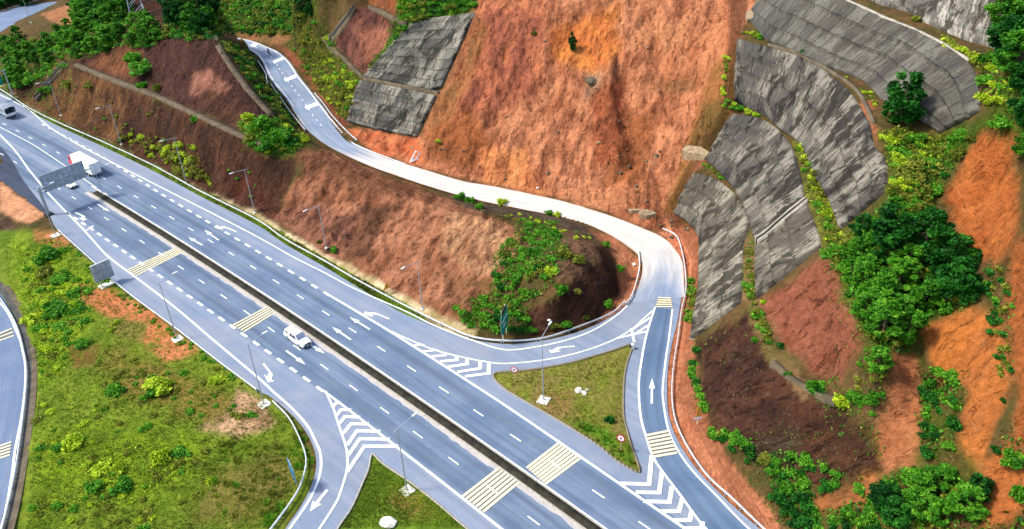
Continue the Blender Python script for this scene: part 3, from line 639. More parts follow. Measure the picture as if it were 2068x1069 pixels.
def poly_sheet(name, outl, z, mat, holes=()):
    rings = [[Vector((p[0], p[1], 0)) for p in outl]]+[[Vector((p[0], p[1], 0)) for p in h] for h in holes]
    tris = tessellate_polygon(rings); V = [(v.x, v.y, z) for r in rings for v in r]
    F = []
    for t in tris:
        a, b, c = (Vector(V[i]) for i in t); F.append(t if (b-a).cross(c-a).z > 0 else t[::-1])
    o = mesh_obj(name, V, F, mat)
    s, oo = xy2so(np.array(V)[:, :2]); l = o.data.uv_layers.new(name='UVMap')
    for lp in o.data.loops: l.data[lp.index].uv = (s[lp.vertex_index], oo[lp.vertex_index])
    return o
pave_s = crom(np.c_[pave, np.zeros(len(pave))], 1.2, True)[:, :2]; isle_s = crom(np.c_[isle, np.zeros(len(isle))], .8, True)[:, :2]
struct(poly_sheet('road', pave_s, .0, mt_shoulder, [isle_s]))
SS = np.arange(-265, 141, 2.)
def so_strip(name, o0, o1, z, mat, s0=-265, s1=140):
    s = np.arange(s0, s1+.1, 2.); a = so2xy(s, o0); b = so2xy(s, o1); n = len(s)
    return struct(ribbon(name, np.c_[a, np.full(n, z)], np.c_[b, np.full(n, z)], mat, np.r_[np.c_[s, 0*s+o0], np.c_[s, 0*s+o1]]))
so_strip('road', -8.55, -1.1, .02, mt_lane); so_strip('road', .4, 8.5, .02, mt_lane)
L = np.r_[0, np.cumsum(np.hypot(*np.diff(rc[:, :2], axis=0).T))]
tt = np.linspace(0, 1, 200)
# near-white tint over the bend below the landslide
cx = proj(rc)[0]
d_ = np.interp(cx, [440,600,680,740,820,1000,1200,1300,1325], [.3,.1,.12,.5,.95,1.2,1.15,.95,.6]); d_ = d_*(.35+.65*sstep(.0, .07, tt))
mid = (near+far)/2
up = np.array([0, 0, .012])
# five strips across so that the edges can be paler than the middle
Vr = np.stack([near+(far-near)*k for k in np.linspace(0, 1, 7)], 1)+up; kk = np.linspace(0, 1, 7)
Qr = np.array([(i*7+j, i*7+j+1, (i+1)*7+j+1, (i+1)*7+j) for i in range(199) for j in range(6)])
a_, b_ = Vr.reshape(-1, 3)[Qr[0, 1]]-Vr.reshape(-1, 3)[Qr[0, 0]], Vr.reshape(-1, 3)[Qr[0, 3]]-Vr.reshape(-1, 3)[Qr[0, 0]]
if np.cross(a_, b_)[2] < 0: Qr = Qr[:, ::-1]
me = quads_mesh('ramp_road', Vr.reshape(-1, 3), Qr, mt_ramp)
l = me.uv_layers.new(name='UVMap'); idx = np.empty(len(me.loops), np.int32); me.loops.foreach_get('vertex_index', idx)
uv = np.stack([np.repeat(L, 7), np.tile(kk*8, 200)], 1); l.data.foreach_set('uv', uv[idx].astype(np.float32).ravel())
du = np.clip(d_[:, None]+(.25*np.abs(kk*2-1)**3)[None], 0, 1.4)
D = me.attributes.new('pale_tint', 'FLOAT', 'POINT'); D.data.foreach_set('value', du.ravel().astype(np.float32))
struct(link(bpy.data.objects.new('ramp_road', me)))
def px_strip(name, A, B, za, mat, n=80):
    a = resamp(crom(un3(A), 1.), n); b = resamp(crom(un3(B), 1.), n); a[:, 2] += za; b[:, 2] += za
    l = np.r_[0, np.cumsum(np.hypot(*np.diff(a[:, :2], axis=0).T))]
    return struct(ribbon(name, a, b, mat, np.r_[np.c_[l, 0*l], np.c_[l, 0*l+4]]))
RLL = [(1560,1190),(1500,1135),(1426,1069),(1370,995),(1323,931),(1305,883),(1294,842),(1290,790),(1291,760),(1295,732),(1302,692),(1310,661),(1323,621)]
RLR = [(1660,1185),(1600,1140),(1513,1069),(1450,1005),(1399,952),(1367,907),(1349,866),(1340,816),(1338,788),(1342,747),(1346,715),(1351,684),(1355,650),(1358,625)]
px_strip('road', RLL, RLR, .03, mt_ramplane)
# paved gutter beside the loop road
lg = loop_r.copy(); lg2 = loop_r.copy(); lg[:, :2] -= loop_n*_side*.15; lg2[:, :2] -= loop_n*_side*2.1; lg[:, 2] += .02; lg2[:, 2] += .12
lm = loop_r.copy(); lm[:, :2] -= loop_n*_side*1.2; lm[:, 2] -= .02
struct(ribbon('gutter', lg, lm, mt_conc2)); struct(ribbon('gutter', lm, lg2, mt_conc))
# left loop road and the dark side road at the frame's edge
struct(ribbon('loop_road', loop_r, loop_l, mt_loop, np.r_[np.c_[np.arange(len(loop_r))*1.5, np.zeros(len(loop_r))], np.c_[np.arange(len(loop_r))*1.5, np.full(len(loop_r), 9.5)]]))
dk = un3([(-40,262),(0,297),(20,318),(48,366),(78,406),(96,432),(85,428),(40,395),(0,364),(-60,330)])
struct(poly_sheet('road', crom(dk, 1.2, True)[:, :2], .035, mt_dark))
fr = un3([(-60,22,2.8),(0,30,2.8),(50,14,2.8),(100,0,2.8),(150,-16,2.8),(260,-50,2.8)]); fr2 = un3([(-60,90,2.8),(0,72,2.8),(60,56,2.8),(105,40,2.8),(130,16,2.8),(260,-30,2.8)])
fa = resamp(crom(fr, 1.5), 60); fb = resamp(crom(fr2, 1.5), 60)
fz = np.maximum(gsample(fa[:, 0], fa[:, 1]), gsample(fb[:, 0], fb[:, 1]))
fa[:, 2] = fb[:, 2] = 3.6
struct(ribbon('road', fa, fb, mt_loop, np.r_[np.c_[np.arange(60)*2., np.zeros(60)], np.c_[np.arange(60)*2., np.full(60, 9.)]]))

# median: raised soil strip with a pale gutter on its near side
def so_box(name, o0, o1, z0, z1, mat, s0, s1, jag=0.):
    s = np.arange(s0, s1+.1, 1.); n = len(s)
    j0 = jag*fbm(s/2.3, s*0+1, 4, 41); j1 = jag*fbm(s/2.3, s*0+5, 4, 43)
    a = so2xy(s, o0+j0); b = so2xy(s, o1+j1)
    V = np.vstack([np.c_[a, np.full(n, z0)], np.c_[a, np.full(n, z1)], np.c_[b, np.full(n, z1)], np.c_[b, np.full(n, z0)]])
    Q = [(k*n+i, k*n+i+1, (k+1)*n+i+1, (k+1)*n+i) for k in range(3) for i in range(n-1)]
    o = link(bpy.data.objects.new(name, quads_mesh(name, V, Q, mat))); return struct(o)
so_box('median', -.95, .38, -.05, .22, mt_median, -72, 140)
so_box('median_kerb', .38, .62, -.05, .19, mt_concw, -74, 140)
so_box('median_kerb', -1.2, -.95, -.05, .19, mt_concw, -74, 140)
for a, b, o0, o1 in ((-74, 140, -1.9, -1.2),):
    s = np.arange(a, b, .5); n = len(s); j = .55*fbm(s/2.2, s*0, 5, 51)
    p = so2xy(s, o0+j*.8); q = so2xy(s, o1+0*s)
    struct(ribbon('median_gutter', np.c_[p, np.full(n, .032)], np.c_[q, np.full(n, .032)], mt_gutter))

# island kerbs --------------------------------------------------------------
def kerb(name, outl, mat, w=.3, h=.14, z=0.):
    P = np.asarray(outl); n = len(P); nn = normals2(np.c_[np.vstack([P[-2:], P, P[:2]]), np.zeros(n+4)])[2:-2]
    if inpoly(np.array([P[3, 0]+nn[3, 0]*.5]), np.array([P[3, 1]+nn[3, 1]*.5]), P)[0]: nn = -nn
    I = P-nn*w
    V = np.vstack([np.c_[P, np.full(n, z-.06)], np.c_[P, np.full(n, z+h)], np.c_[I, np.full(n, z+h)], np.c_[I, np.full(n, z-.06)]])
    Q = [(k*n+i, k*n+(i+1) % n, (k+1)*n+(i+1) % n, (k+1)*n+i) for k in range(3) for i in range(n)]
    return struct(link(bpy.data.objects.new(name, quads_mesh(name, V, Q, mat))))
mt_kerb, nt, bs = newmat('banded_kerb_paint')
wv = N_(nt, 'ShaderNodeTexWave'); wv.inputs['Scale'].default_value = .62; wv.inputs['Distortion'].default_value = 0; L_(nt, mapv(nt, pos(nt), (1, 1, 0)), wv.inputs['Vector'])
vd = N_(nt, 'ShaderNodeVectorMath'); vd.operation = 'DISTANCE'; L_(nt, pos(nt), vd.inputs[0]); vd.inputs[1].default_value = (*[float(v) for v in un(1292, 950)], 0)
tipw = math_(nt, 'MULTIPLY', rmp(nt, vd.outputs['Value'], 8., 14., 1., 0.), rmp(nt, wv.outputs['Fac'], .4, .6))
L_(nt, mixc(nt, math_(nt, 'MULTIPLY', tipw, .8), mixc(nt, noise(nt, pos(nt), .8, 6, .7), alb((206,190,160)), alb((140,128,96))), alb((84,70,50))), bs.inputs['Base Color'])
kerb('kerb', isle_s, mt_kerb)
s_isle = crom(un3([(751,915),(774,935),(824,969),(879,1011),(944,1066),(1000,1105),(900,1200),(640,1150),(680,1069),(709,1025),(730,978),(743,947)]), .8, True)[:, :2]
kerb('kerb', s_isle, mt_concw, .25, .1)

# ------------------------------------------------------------------ road markings
MK = {}; _cnt = 0
def mk(key): return MK.setdefault(key, MB())
def strip(key, pts, w, z=.05, smooth=True, step=1.2):
    P = crom(pts, step) if smooth and len(pts) > 2 else np.asarray(pts, float)
    if len(P) < 2: return
    n = normals2(P)*(w/2)
    if not smooth and len(P) == 3:             # mitred corner
        d0 = (P[1]-P[0])[:2]; d1 = (P[2]-P[1])[:2]; d0 /= np.hypot(*d0); d1 /= np.hypot(*d1)
        n0 = np.array([-d0[1], d0[0]]); n1 = np.array([-d1[1], d1[0]]); m_ = n0+n1; m_ = m_/np.hypot(*m_); m_ = m_/max(.4, m_@n0)
        n = np.array([n0, m_, n1])*(w/2)
    global _cnt
    _cnt += 1; z_ = P[:, 2]+z+(_cnt % 29)*.0007
    V = np.vstack([np.c_[P[:, :2]+n, z_], np.c_[P[:, :2]-n, z_]]); k = len(P)
    mk(key).add(V, [(i, k+i, k+i+1, i+1) for i in range(k-1)])
def line_px(key, L, w, z=.05, smooth=True): strip(key, un3(L), w, z, smooth)
def line_so(key, s0, s1, o, w, z=.05):
    s = np.arange(s0, s1+.01, min(4, max(.5, s1-s0))); o_ = np.interp(s, *o) if isinstance(o, tuple) else o
    strip(key, np.c_[so2xy(s, o_), 0*s], w, z, False)
# edge and lane lines
line_so('lane_line', -76, 140, .82, .28, .052); line_so('lane_line', -150, -74, (np.array([-150, -112, -74]), np.array([2.9, 3.1, 1.1])), .22)
for k in range(-22, 18): s = k*7.93+1.6; line_so('lane_dash', s-1.1, s+1.1, 4.65, .22)
for k in range(-22, 19): s = k*7.95-1.9; line_so('lane_dash', s-1.1, s+1.1, -4.65, .22)
for k in range(-32, 2): s = k*3.87+.8; line_so('lane_dash', s-.95, s+.95, (np.array([-130, -85, -59, -42, 3]), np.array([11, 10.2, 9., 8.7, 8.45])), .5)
for k in range(0, 26): s = -67+k*3.72; line_so('lane_dash', s-.95, s+.95, (np.array([-67, -37, 0, 26]), np.array([-8.9, -9., -8.75, -8.4])), .5)
line_so('lane_line', 4.5, 140, (np.array([4, 22, 50, 75, 140]), np.array([8.45, 8.75, 8.6, 8., 6.8])), .42)
line_so('lane_line', 26.5, 140, (np.array([26, 60, 140]), np.array([-8.25, -8.45, -9.])), .38)
line_px('edge_line', [(-120,128),(-40,172),(35,209),(60,223),(101,258),(150,288),(200,315),(300,366),(420,427),(520,479),(593,520),(651,549),(715,583),(823,631),(860,650),(904,669),(960,690),(1020,707),(1083,701),(1146,687),(1197,668),(1242,640),(1268,617)], .32)
line_px('edge_line', [(-60,215),(20,293),(60,345),(96,389),(126,421),(160,455),(189,487),(220,520),(280,565),(353,621),(440,695),(520,762),(550,790),(580,816),(604,840),(624,865),(636,889),(646,912),(649,936),(646,960),(638,983),(626,1008),(612,1030),(586,1067),(540,1130)], .38)
line_px('edge_line', [(657,790),(672,822),(683,855),(698,900),(702,925),(701,947),(697,965),(693,978),(687,996),(678,1017),(646,1067),(600,1130)], .34)
line_px('edge_line', [(792,671),(830,688),(879,708),(939,723),(980,731),(1020,735),(1096,728),(1171,712),(1235,689),(1277,665),(1298,646),(1318,628)], .32)
line_px('edge_line', RLL, .34); line_px('edge_line', RLR, .3)
line_px('edge_line', [(-60,560),(-25,582),(0,605),(15,628),(25,651),(35,675),(40,697),(44,716),(45,740),(42,788),(34,840),(23,894),(16,947),(1,1025),(-20,1090)][1:], .35, -1.55)
def off3(P, k):                                   # line along the ramp at fraction k of its width
    return near+(far-near)*k+np.array([0, 0, .0])
strip('edge_line', off3(near, .93)[:, :][70:198:3], .3, .045); strip('edge_line', off3(near, .07)[110:198:3], .22, .045)
for i in range(96, 190, 3):
    a = off3(near, .5)[i:i+2]; d = a[1]-a[0]; a = np.array([a[0], a[0]+d/np.linalg.norm(d)*1.2]); strip('lane_dash', a, .22, .05, False)
# chevrons
for L in ([(804,902),(736,902),(701,954)], [(787,888),(727,887),(702,922)], [(768,872),(721,871),(701,900)], [(745,857),(709,857),(693,877)], [(727,843.5),(697,842),(685,857)], [(709,829),(689,828),(680,840)], [(688,815),(680,814),(672,823)],
          [(939,761),(987,755),(987,735)], [(924,752),(970,745),(970,731)], [(904,742),(944,736),(943,723)], [(889,731),(923,728),(922,719)], [(871,721),(899,718),(899,713)], [(853,711),(879,708),(872,706)], [(836,699),(851,697),(846,695)],
          [(1250,977),(1311,979),(1316,920)], [(1284,995),(1331,996),(1337,954)], [(1299,1013),(1352,1014.5),(1357,983)], [(1333,1033),(1371,1033),(1378,1007)], [(1357,1051),(1393,1051),(1397,1031.5)], [(1378,1067.5),(1417,1067.5),(1419,1054)], [(1402,1085),(1440,1085),(1442,1074)],
          [(1277,666),(1315,641)], [(1281,676),(1309,658)], [(1245,684),(1307,670)], [(1275,664),(1281,692)]):
    line_px('chevron', L, .62 if len(L) == 3 else .45, .056, False)
# rumble strips: cream bars over a grey ground
def rumble(a, b, c, d, n, z=.055, zz=0.):
    A, B, C, D = (np.array(un3([(*q, zz)])[0]) for q in (a, b, c, d))
    mk('rumble_ground').add([p+np.array([0, 0, z-.008]) for p in (A, B, C, D)], [(0, 1, 2, 3)])
    for i in range(n):
        t = i/(n-1); p = A+(B-A)*t; q = D+(C-D)*t; strip('rumble_bar', np.array([p, q]), .36 if n < 7 else .42, z+.004, False)
rumble((258,546),(275,557),(370,509),(354,502), 5); rumble((470,658),(492,671),(559,629),(539,621), 5); rumble((935,1003),(976,1034),(1051,972),(1007,947), 7)
rumble((1128,896),(1171,926),(1101,978),(1064,946), 8); rumble((1305,880),(1320,923),(1367,915),(1350,871), 7, .066); rumble((1329,602),(1324,620),(1358,620),(1355,603), 5, .075)
rumble((-40,690),(-40,702),(28,678),(24,664), 3, .03, -1.6); rumble((-40,915),(-40,938),(20,919),(23,893), 5, .03, -1.6)
for q in ((590,157), (630,215), (563,125), (518,94)):
    pr_ = proj(rc); i = int(np.argmin(np.hypot(pr_[0]-q[0]+6, pr_[1]-q[1]))); i = min(max(i, 1), 198)
    V4 = [near[j]+(far[j]-near[j])*k+np.array([0, 0, .06]) for j, k in ((i-1, .42), (i-1, .93), (i+1, .93), (i+1, .42))]
    mk('rumble_bar_white').add(V4, [(0, 1, 2, 3)])
# arrows
def arrow(tail, head, kind='s', w=.32, zz=0.):
    T = un3([(*tail, zz)])[0]; H = un3([(*head, zz)])[0]; d = (H-T)[:2]; Lg = np.hypot(*d); d /= Lg; n = np.array([-d[1], d[0]])
    if kind == 's': S = [(0, -w/2), (Lg*.6, -w/2), (Lg*.6, -w*1.5), (Lg, 0), (Lg*.6, w*1.5), (Lg*.6, w/2), (0, w/2)]
    else:
        k = 1 if kind == 'l' else -1
        S = [(0, -w/2), (Lg*.72, -w/2), (Lg*.95, w*1.7), (Lg*1.1, w*1.2), (Lg*1.02, w*4.2), (Lg*.55, w*3.2), (Lg*.72, w*2.6), (Lg*.56, w/2), (0, w/2)]
        S = [(a, b*k) for a, b in S]
        if k < 0: S = S[::-1]
    mk('arrow_'+str(len(MK))).add([(T[0]+d[0]*a+n[0]*b, T[1]+d[1]*a+n[1]*b, zz+.062) for a, b in S], [tuple(range(len(S)))])
for t, h in (((747,666),(706,641)), ((709,687),(671,661)), ((442,486),(413,465)), ((409,496),(381,480)), ((618,691),(656,715)), ((578,709),(617,737)), ((197,413),(221,428)), ((1316,816),(1317,765)), ((172,468),(191,455))): arrow(t, h)
arrow((786,645), (745,628), 'l'); arrow((478,469), (444,455), 'l'); arrow((532,735), (556,766), 'r'); arrow((152,430), (178,441), 'r'); arrow((1161,700), (1112,704), 'l'); arrow((661,990), (626,1034), 's', .5)
rd = empty('road_markings'); struct(rd)
for k, b in MK.items():
    nm = 'arrow' if k.startswith('arrow') else 'rumble_bar' if k.startswith('rumble_bar') else k
    o = mesh_obj(nm, b.V, b.F, mt_yellow if k == 'rumble_bar' else mt_rgrey if k == 'rumble_ground' else mt_white, rd)
    bm = bmesh.new(); bm.from_mesh(o.data)
    for f in bm.faces:
        f.normal_update()
        if f.normal.z < 0: f.normal_flip()
    bm.to_mesh(o.data); bm.free()
# ------------------------------------------------------------------ sprayed-concrete slope facings
def facing_mat(name, ca, cb, dark, pale, kd, kp, rowh, sw, ms=.05):
    mt, nt, bs = newmat(name); bs.inputs['Roughness'].default_value = .88; bs.inputs['Specular IOR Level'].default_value = .2
    uv = N_(nt, 'ShaderNodeUVMap').outputs['UV']; p = pos(nt)
    wob = N_(nt, 'ShaderNodeVectorMath'); wob.operation = 'ADD'; L_(nt, uv, wob.inputs[0])
    nz = N_(nt, 'ShaderNodeTexNoise'); nz.inputs['Scale'].default_value = .8; nz.inputs['Detail'].default_value = 5; L_(nt, uv, nz.inputs['Vector'])
    sc = N_(nt, 'ShaderNodeVectorMath'); sc.operation = 'SCALE'; sc.inputs['Scale'].default_value = .7; L_(nt, nz.outputs['Color'], sc.inputs[0]); L_(nt, sc.outputs[0], wob.inputs[1])
    br = N_(nt, 'ShaderNodeTexBrick'); L_(nt, wob.outputs[0], br.inputs['Vector'])
    br.inputs['Scale'].default_value = 1; br.inputs['Brick Width'].default_value = sw; br.inputs['Row Height'].default_value = rowh; br.inputs['Mortar Size'].default_value = ms; br.inputs['Mortar Smooth'].default_value = .6; br.inputs['Bias'].default_value = 0
    br.inputs['Color1'].default_value = (0, 0, 0, 1); br.inputs['Color2'].default_value = (1, 1, 1, 1); br.inputs['Mortar'].default_value = (.5, .5, .5, 1)
    c = mixc(nt, br.outputs['Color'], ca, cb)
    st = noise(nt, mapv(nt, wob.outputs[0], (1.5, .16, 1)), 1., 7, .68)
    blot = noise(nt, mapv(nt, uv, (.16, .09, 1)), 1., 7, .62, .6)
    c = mixc(nt, math_(nt, 'MULTIPLY', rmp(nt, math_(nt, 'ADD', math_(nt, 'MULTIPLY', st, .55), math_(nt, 'MULTIPLY', blot, .65)), .58, .68), kp), c, pale)
    blot2 = noise(nt, mapv(nt, uv, (.2, .1, 1), (0, 0, .3)), 1.3, 8, .66, 1.)
    st2 = noise(nt, mapv(nt, uv, (1.1, .1, 1)), 1.7, 6, .7)
    c = mixc(nt, math_(nt, 'MULTIPLY', rmp(nt, math_(nt, 'ADD', math_(nt, 'MULTIPLY', blot2, .7), math_(nt, 'MULTIPLY', st2, .3)), .485, .55), kd), c, dark)
    thin = noise(nt, mapv(nt, uv, (3.2, .13, 1)), 1., 3, .5)
    c = mixc(nt, rmp(nt, thin, .7, .74, 0., .55), c, alb((226,222,208)))
    c = mixc(nt, rmp(nt, noise(nt, mapv(nt, uv, (2.4, .17, 1)), 1.3, 3, .5), .69, .74, 0., .7), c, alb((52,50,46)))
    c = mixc(nt, math_(nt, 'MULTIPLY', br.outputs['Fac'], rmp(nt, noise(nt, uv, .5, 4), .36, .56, .25, .95)), c, alb((44,43,40)))
    c = mixc(nt, 1., c, rmp(nt, noise(nt, p, 2.2, 7, .7), .25, .75, .78, 1.22), 'MULTIPLY')
    L_(nt, c, bs.inputs['Base Color'])
    h = math_(nt, 'SUBTRACT', math_(nt, 'ADD', noise(nt, p, 1.6, 6, .65), math_(nt, 'MULTIPLY', st, .8)), math_(nt, 'MULTIPLY', br.outputs['Fac'], 1.2))
    bump(nt, h, .8, .3, bs); return mt
def cgrid(name, topL, botL, label, mat, rowh, sw, off=.4, saw=.42):
    T = np.array(topL, float); B = np.array(botL, float)
    nu = int(max(np.hypot(*np.diff(T, axis=0).T).sum(), np.hypot(*np.diff(B, axis=0).T).sum())/5)+4; nv = int(np.hypot(*(T[len(T)//2]-B[len(B)//2]))/4.5)+4
    t = resamp(T, nu); b = resamp(B, nu); f = np.linspace(0, 1, nv)
    G = t[None]*(1-f)[:, None, None]+b[None]*f[:, None, None]
    P = hits(G[..., 0], G[..., 1]).reshape(nv, nu, 3)
    for _ in range(2):                              # ease out the steps of the height grid
        Q = P.copy(); Q[1:-1] = (P[:-2]+2*P[1:-1]+P[2:])/4; P = Q.copy(); P[:, 1:-1] = (Q[:, :-2]+2*Q[:, 1:-1]+Q[:, 2:])/4
    du = np.gradient(P, axis=1); dv = np.gradient(P, axis=0); nn = np.cross(du, dv); nn /= np.linalg.norm(nn, axis=2)[..., None]+1e-9
    nn[nn[..., 2] < 0] *= -1
    n0 = nn.mean((0, 1)); nn = nn*.5+n0*.5; nn /= np.linalg.norm(nn, axis=2)[..., None]
    Lu = np.r_[0, np.cumsum(np.linalg.norm(np.diff(P[nv//2], axis=0), axis=1))]; Lv = np.r_[0, np.cumsum(np.linalg.norm(np.diff(P[:, nu//2], axis=0), axis=1))]
    U, V_ = np.meshgrid(Lu, Lv)
    row = np.floor(V_/rowh); colm = np.floor((U+.5*sw*(row % 2))/sw)
    jit = np.sin(row*12.9+colm*78.2)*43758.5; jit -= np.floor(jit)
    P = P+nn*(off+saw*((V_/rowh) % 1)+.1*jit+.16*fbm(U/3.5, V_/5, 3, 61))[..., None]
    idx = np.arange(nv*nu).reshape(nv, nu)
    Q = np.stack([idx[:-1, :-1], idx[1:, :-1], idx[1:, 1:], idx[:-1, 1:]], -1).reshape(-1, 4)
    border = np.r_[idx[0, :], idx[1:, -1], idx[-1, -2::-1], idx[-2:0:-1, 0]]
    Pf = P.reshape(-1, 3); sk = Pf[border]-nn.reshape(-1, 3)[border]*(off+.9); k = len(border); n = len(Pf)
    S = np.stack([border, np.roll(border, -1), n+np.roll(np.arange(k), -1), n+np.arange(k)], 1)
    a_, b_ = Pf[Q[0, 1]]-Pf[Q[0, 0]], Pf[Q[0, 3]]-Pf[Q[0, 0]]
    if np.cross(a_, b_)@n0 < 0: Q = Q[:, ::-1]
    me = quads_mesh(name, np.vstack([Pf, sk]), np.vstack([Q, S]), mat)
    uv = np.vstack([np.stack([U, V_], -1).reshape(-1, 2), np.stack([U, V_], -1).reshape(-1, 2)[border]])
    l = me.uv_layers.new(name='UVMap'); ix = np.empty(len(me.loops), np.int32); me.loops.foreach_get('vertex_index', ix); l.data.foreach_set('uv', uv[ix].astype(np.float32).ravel())
    me.polygons.foreach_set('use_smooth', [True]*len(me.polygons))
    return tag(link(bpy.data.objects.new(name, me)), label, 'retaining wall', 'concrete facings on the cut slopes')
mA = facing_mat('stained_grey_facing', alb((110,103,88)), alb((138,131,115)), alb((54,47,38)), alb((206,197,172)), .85, .78, 4.6, 5.)
mB = facing_mat('dark_stained_facing', alb((100,95,87)), alb((128,122,111)), alb((46,40,34)), alb((194,186,164)), .88, .74, 3.4, 4.)
mC = facing_mat('even_grey_facing', alb((102,99,90)), alb((132,128,115)), alb((76,70,62)), alb((160,156,142)), .55, .6, 3.3, 3., .075)
mD = facing_mat('blotched_facing', alb((120,114,104)), alb((150,144,132)), alb((70,62,52)), alb((226,218,196)), .9, 1., 5., 6.)
mE = facing_mat('patchwork_facing', alb((98,97,90)), alb((158,153,138)), alb((52,49,43)), alb((196,188,166)), .85, .9, 2.6, 2.6, .075)
FACE = [
 ('grey concrete facing at the slope foot beside the bend of the pale ramp', mA, 4.6, 5.), ('dark stained concrete facing on the second terrace, right of the landslide, above the lowest facing', mB, 3.4, 4.),
 ('short pale concrete facing on the second terrace, right of the black stepped drain', mA, 4.6, 5.), ('tall streaked concrete facing on the third terrace, left of the round green tree', mB, 3.4, 4.),
 ('wide even grey concrete facing of many slabs behind the round green tree', mC, 3.3, 3.), ('pale and brown blotched concrete facing at the top right, highest terrace', mD, 5., 6.),
 ('upper patchwork concrete facing left of the landslide, under shrubs', mE, 2.6, 2.6), ('lower dark concrete facing left of the landslide, standing on red soil by the ramp', mE, 3., 2.8)]
for (tp, bt), (lb, mt, rh, sw) in zip(PANELS, FACE): cgrid('slope_facing', tp, bt, lb, mt, rh, sw)

# benches, drains and chutes lying on the terrain -----------------------------------
def drape(L, step=1.):
    G = crom(np.array(L, float), 6.); return hits(G[:, 0], G[:, 1])
def drape_strip(name, L, w, h, mat, label=None, cat=None, lift=.12, parent=None, group=None):
    P = drape(L); Q = P.copy()
    for _ in range(2): Q[1:-1] = (Q[:-2]+2*Q[1:-1]+Q[2:])/4
    P = Q; n = normals2(P); a = P.copy(); b = P.copy(); a[:, :2] += n*w/2; b[:, :2] -= n*w/2
    za = gsample(a[:, 0], a[:, 1]); zb = gsample(b[:, 0], b[:, 1]); z = np.maximum(np.maximum(za, zb), P[:, 2])+lift
    z = np.convolve(np.r_[z[0], z[0], z, z[-1], z[-1]], np.ones(5)/5, 'valid')+h
    k = len(P); V = np.vstack([np.c_[a[:, :2], z-h-1.2], np.c_[a[:, :2], z], np.c_[b[:, :2], z], np.c_[b[:, :2], z-h-1.2]])
    F = [(r*k+i, r*k+i+1, (r+1)*k+i+1, (r+1)*k+i) for r in range(3) for i in range(k-1)]+[(0, k, 2*k, 3*k), (k-1, 2*k-1, 3*k-1, 4*k-1)]
    o = link(bpy.data.objects.new(name, quads_mesh(name, V, F, mat))); o.parent = parent
    bm = bmesh.new(); bm.from_mesh(o.data); bmesh.ops.recalc_face_normals(bm, faces=bm.faces); bm.to_mesh(o.data); bm.free()
    if label: tag(o, label, cat, group)
    return o
mt_berm = concrete('lichened_berm_concrete', alb((146,128,102)), alb((112,100,78)), alb((92,94,50)), .4)
drape_strip('drainage_berm', [(154,131),(230,162),(304,189),(370,219),(434,249),(492,276),(540,296)], 1.5, .05, mt_berm, 'long grey concrete berm running along the middle of the left-hand hill', 'drain')
drape_strip('drainage_chute', [(433,80),(452,112),(474,145),(500,180),(524,208),(549,236)], 1.5, .05, mt_berm, 'straight concrete chute coming down the right shoulder of the left-hand hill', 'drain')
drape_strip('drainage_berm', [(655,84),(672,105),(690,118),(712,138),(735,158)], .9, .05, mt_berm, 'short concrete berm below the red cut, left of the patchwork facing', 'drain')
drape_strip('drainage_berm', [(746,14),(772,28),(800,44),(822,50)], 1., .05, mt_berm, 'short pale berm above the red cut near the top of the picture', 'drain')
drape_strip('drainage_berm', [(1700,0),(1790,44),(1848,66),(1900,92),(1955,130)], .5, .25, mt_concw, 'thin pale ledge along the top of the wide even grey facing', 'drain')
drape_strip('drainage_berm', [(1552,92),(1614,110),(1660,136),(1712,168),(1740,198),(1764,250)], .5, .25, mt_conc, 'thin grey ledge along the top of the tall streaked facing', 'drain')
drape_strip('drainage_berm', [(1560,735),(1600,765),(1640,790),(1690,820)], 1., .05, mt_berm, 'brown path-like berm between the bushes above the dark soil slope', 'drain')
drape_strip('drainage_berm', [(735,160),(790,171),(840,181),(886,189)], .6, .3, mt_conc, 'pale ledge between the upper and lower facings left of the landslide', 'drain')
def drain(L, label, w=1.1, floor=mt_black, kerbm=mt_concw):
    c = np.array(L, float); P = drape(L); r = empty('stepped_drain', P[0], 0, label, 'drain')
    f = drape_strip('channel', L, w, .02, floor, lift=.55); n = np.array([c[-1][1]-c[0][1], -(c[-1][0]-c[0][0])]); n = n/np.hypot(*n)*3.6
    k1 = drape_strip('kerb', [tuple(q+n) for q in c], .32, .3, kerbm, lift=.55); k2 = drape_strip('kerb', [tuple(q-n) for q in c], .32, .3, kerbm, lift=.55)
    for o in (f, k1, k2): o.parent = r; o.matrix_parent_inverse = Matrix.Translation(-r.location)
drain([(1415,588),(1440,566),(1466,540),(1497,510)], 'pale kerbed stepped drain down the lowest facing beside the ramp bend', 1., mt_conc)
drain([(1527,492),(1556,468),(1590,438),(1628,408)], 'black stepped drain with one white kerb between the second terrace facings')
drain([(72,204),(88,184),(104,162),(134,127)], 'black stepped drain climbing the left end of the hill behind the guardrail', 1., mt_black, mt_berm)
drain([(668,86),(684,66),(700,44),(716,18)], 'thin dark stepped drain up the red cut at the top', .7, mt_black, mt_berm)

# broken white edge left by the slip ---------------------------------------------------
mt_edge = concrete('broken_white_concrete', alb((216,190,150), .5), alb((176,150,116)), alb((140,104,70)), 1.2)
def slab(L, label, h=.5):
    P = hits([a for a, b in L], [b for a, b in L]); V = []; n = len(P)
    for q in P: V.append((q[0], q[1], q[2]-.6))
    for i, q in enumerate(P): V.append((q[0], q[1], max(P[:, 2])*.55+q[2]*.45+h*(.6+.4*((i*37) % 7)/7)))
    F = [(i, (i+1) % n, n+(i+1) % n, n+i) for i in range(n)]+[tuple(range(n, 2*n))]
    o = mesh_obj('broken_slab', V, F, mt_edge); return tag(o, label, 'rubble')
slab([(1376,318),(1384,305),(1400,308),(1415,303),(1432,312),(1430,322),(1405,324),(1385,325)], 'broken white concrete lip sticking out beside the second terrace facing')
slab([(1268,427),(1290,426),(1293,430),(1275,433)], 'pale flat slab lying on the mud at the toe of the landslide')
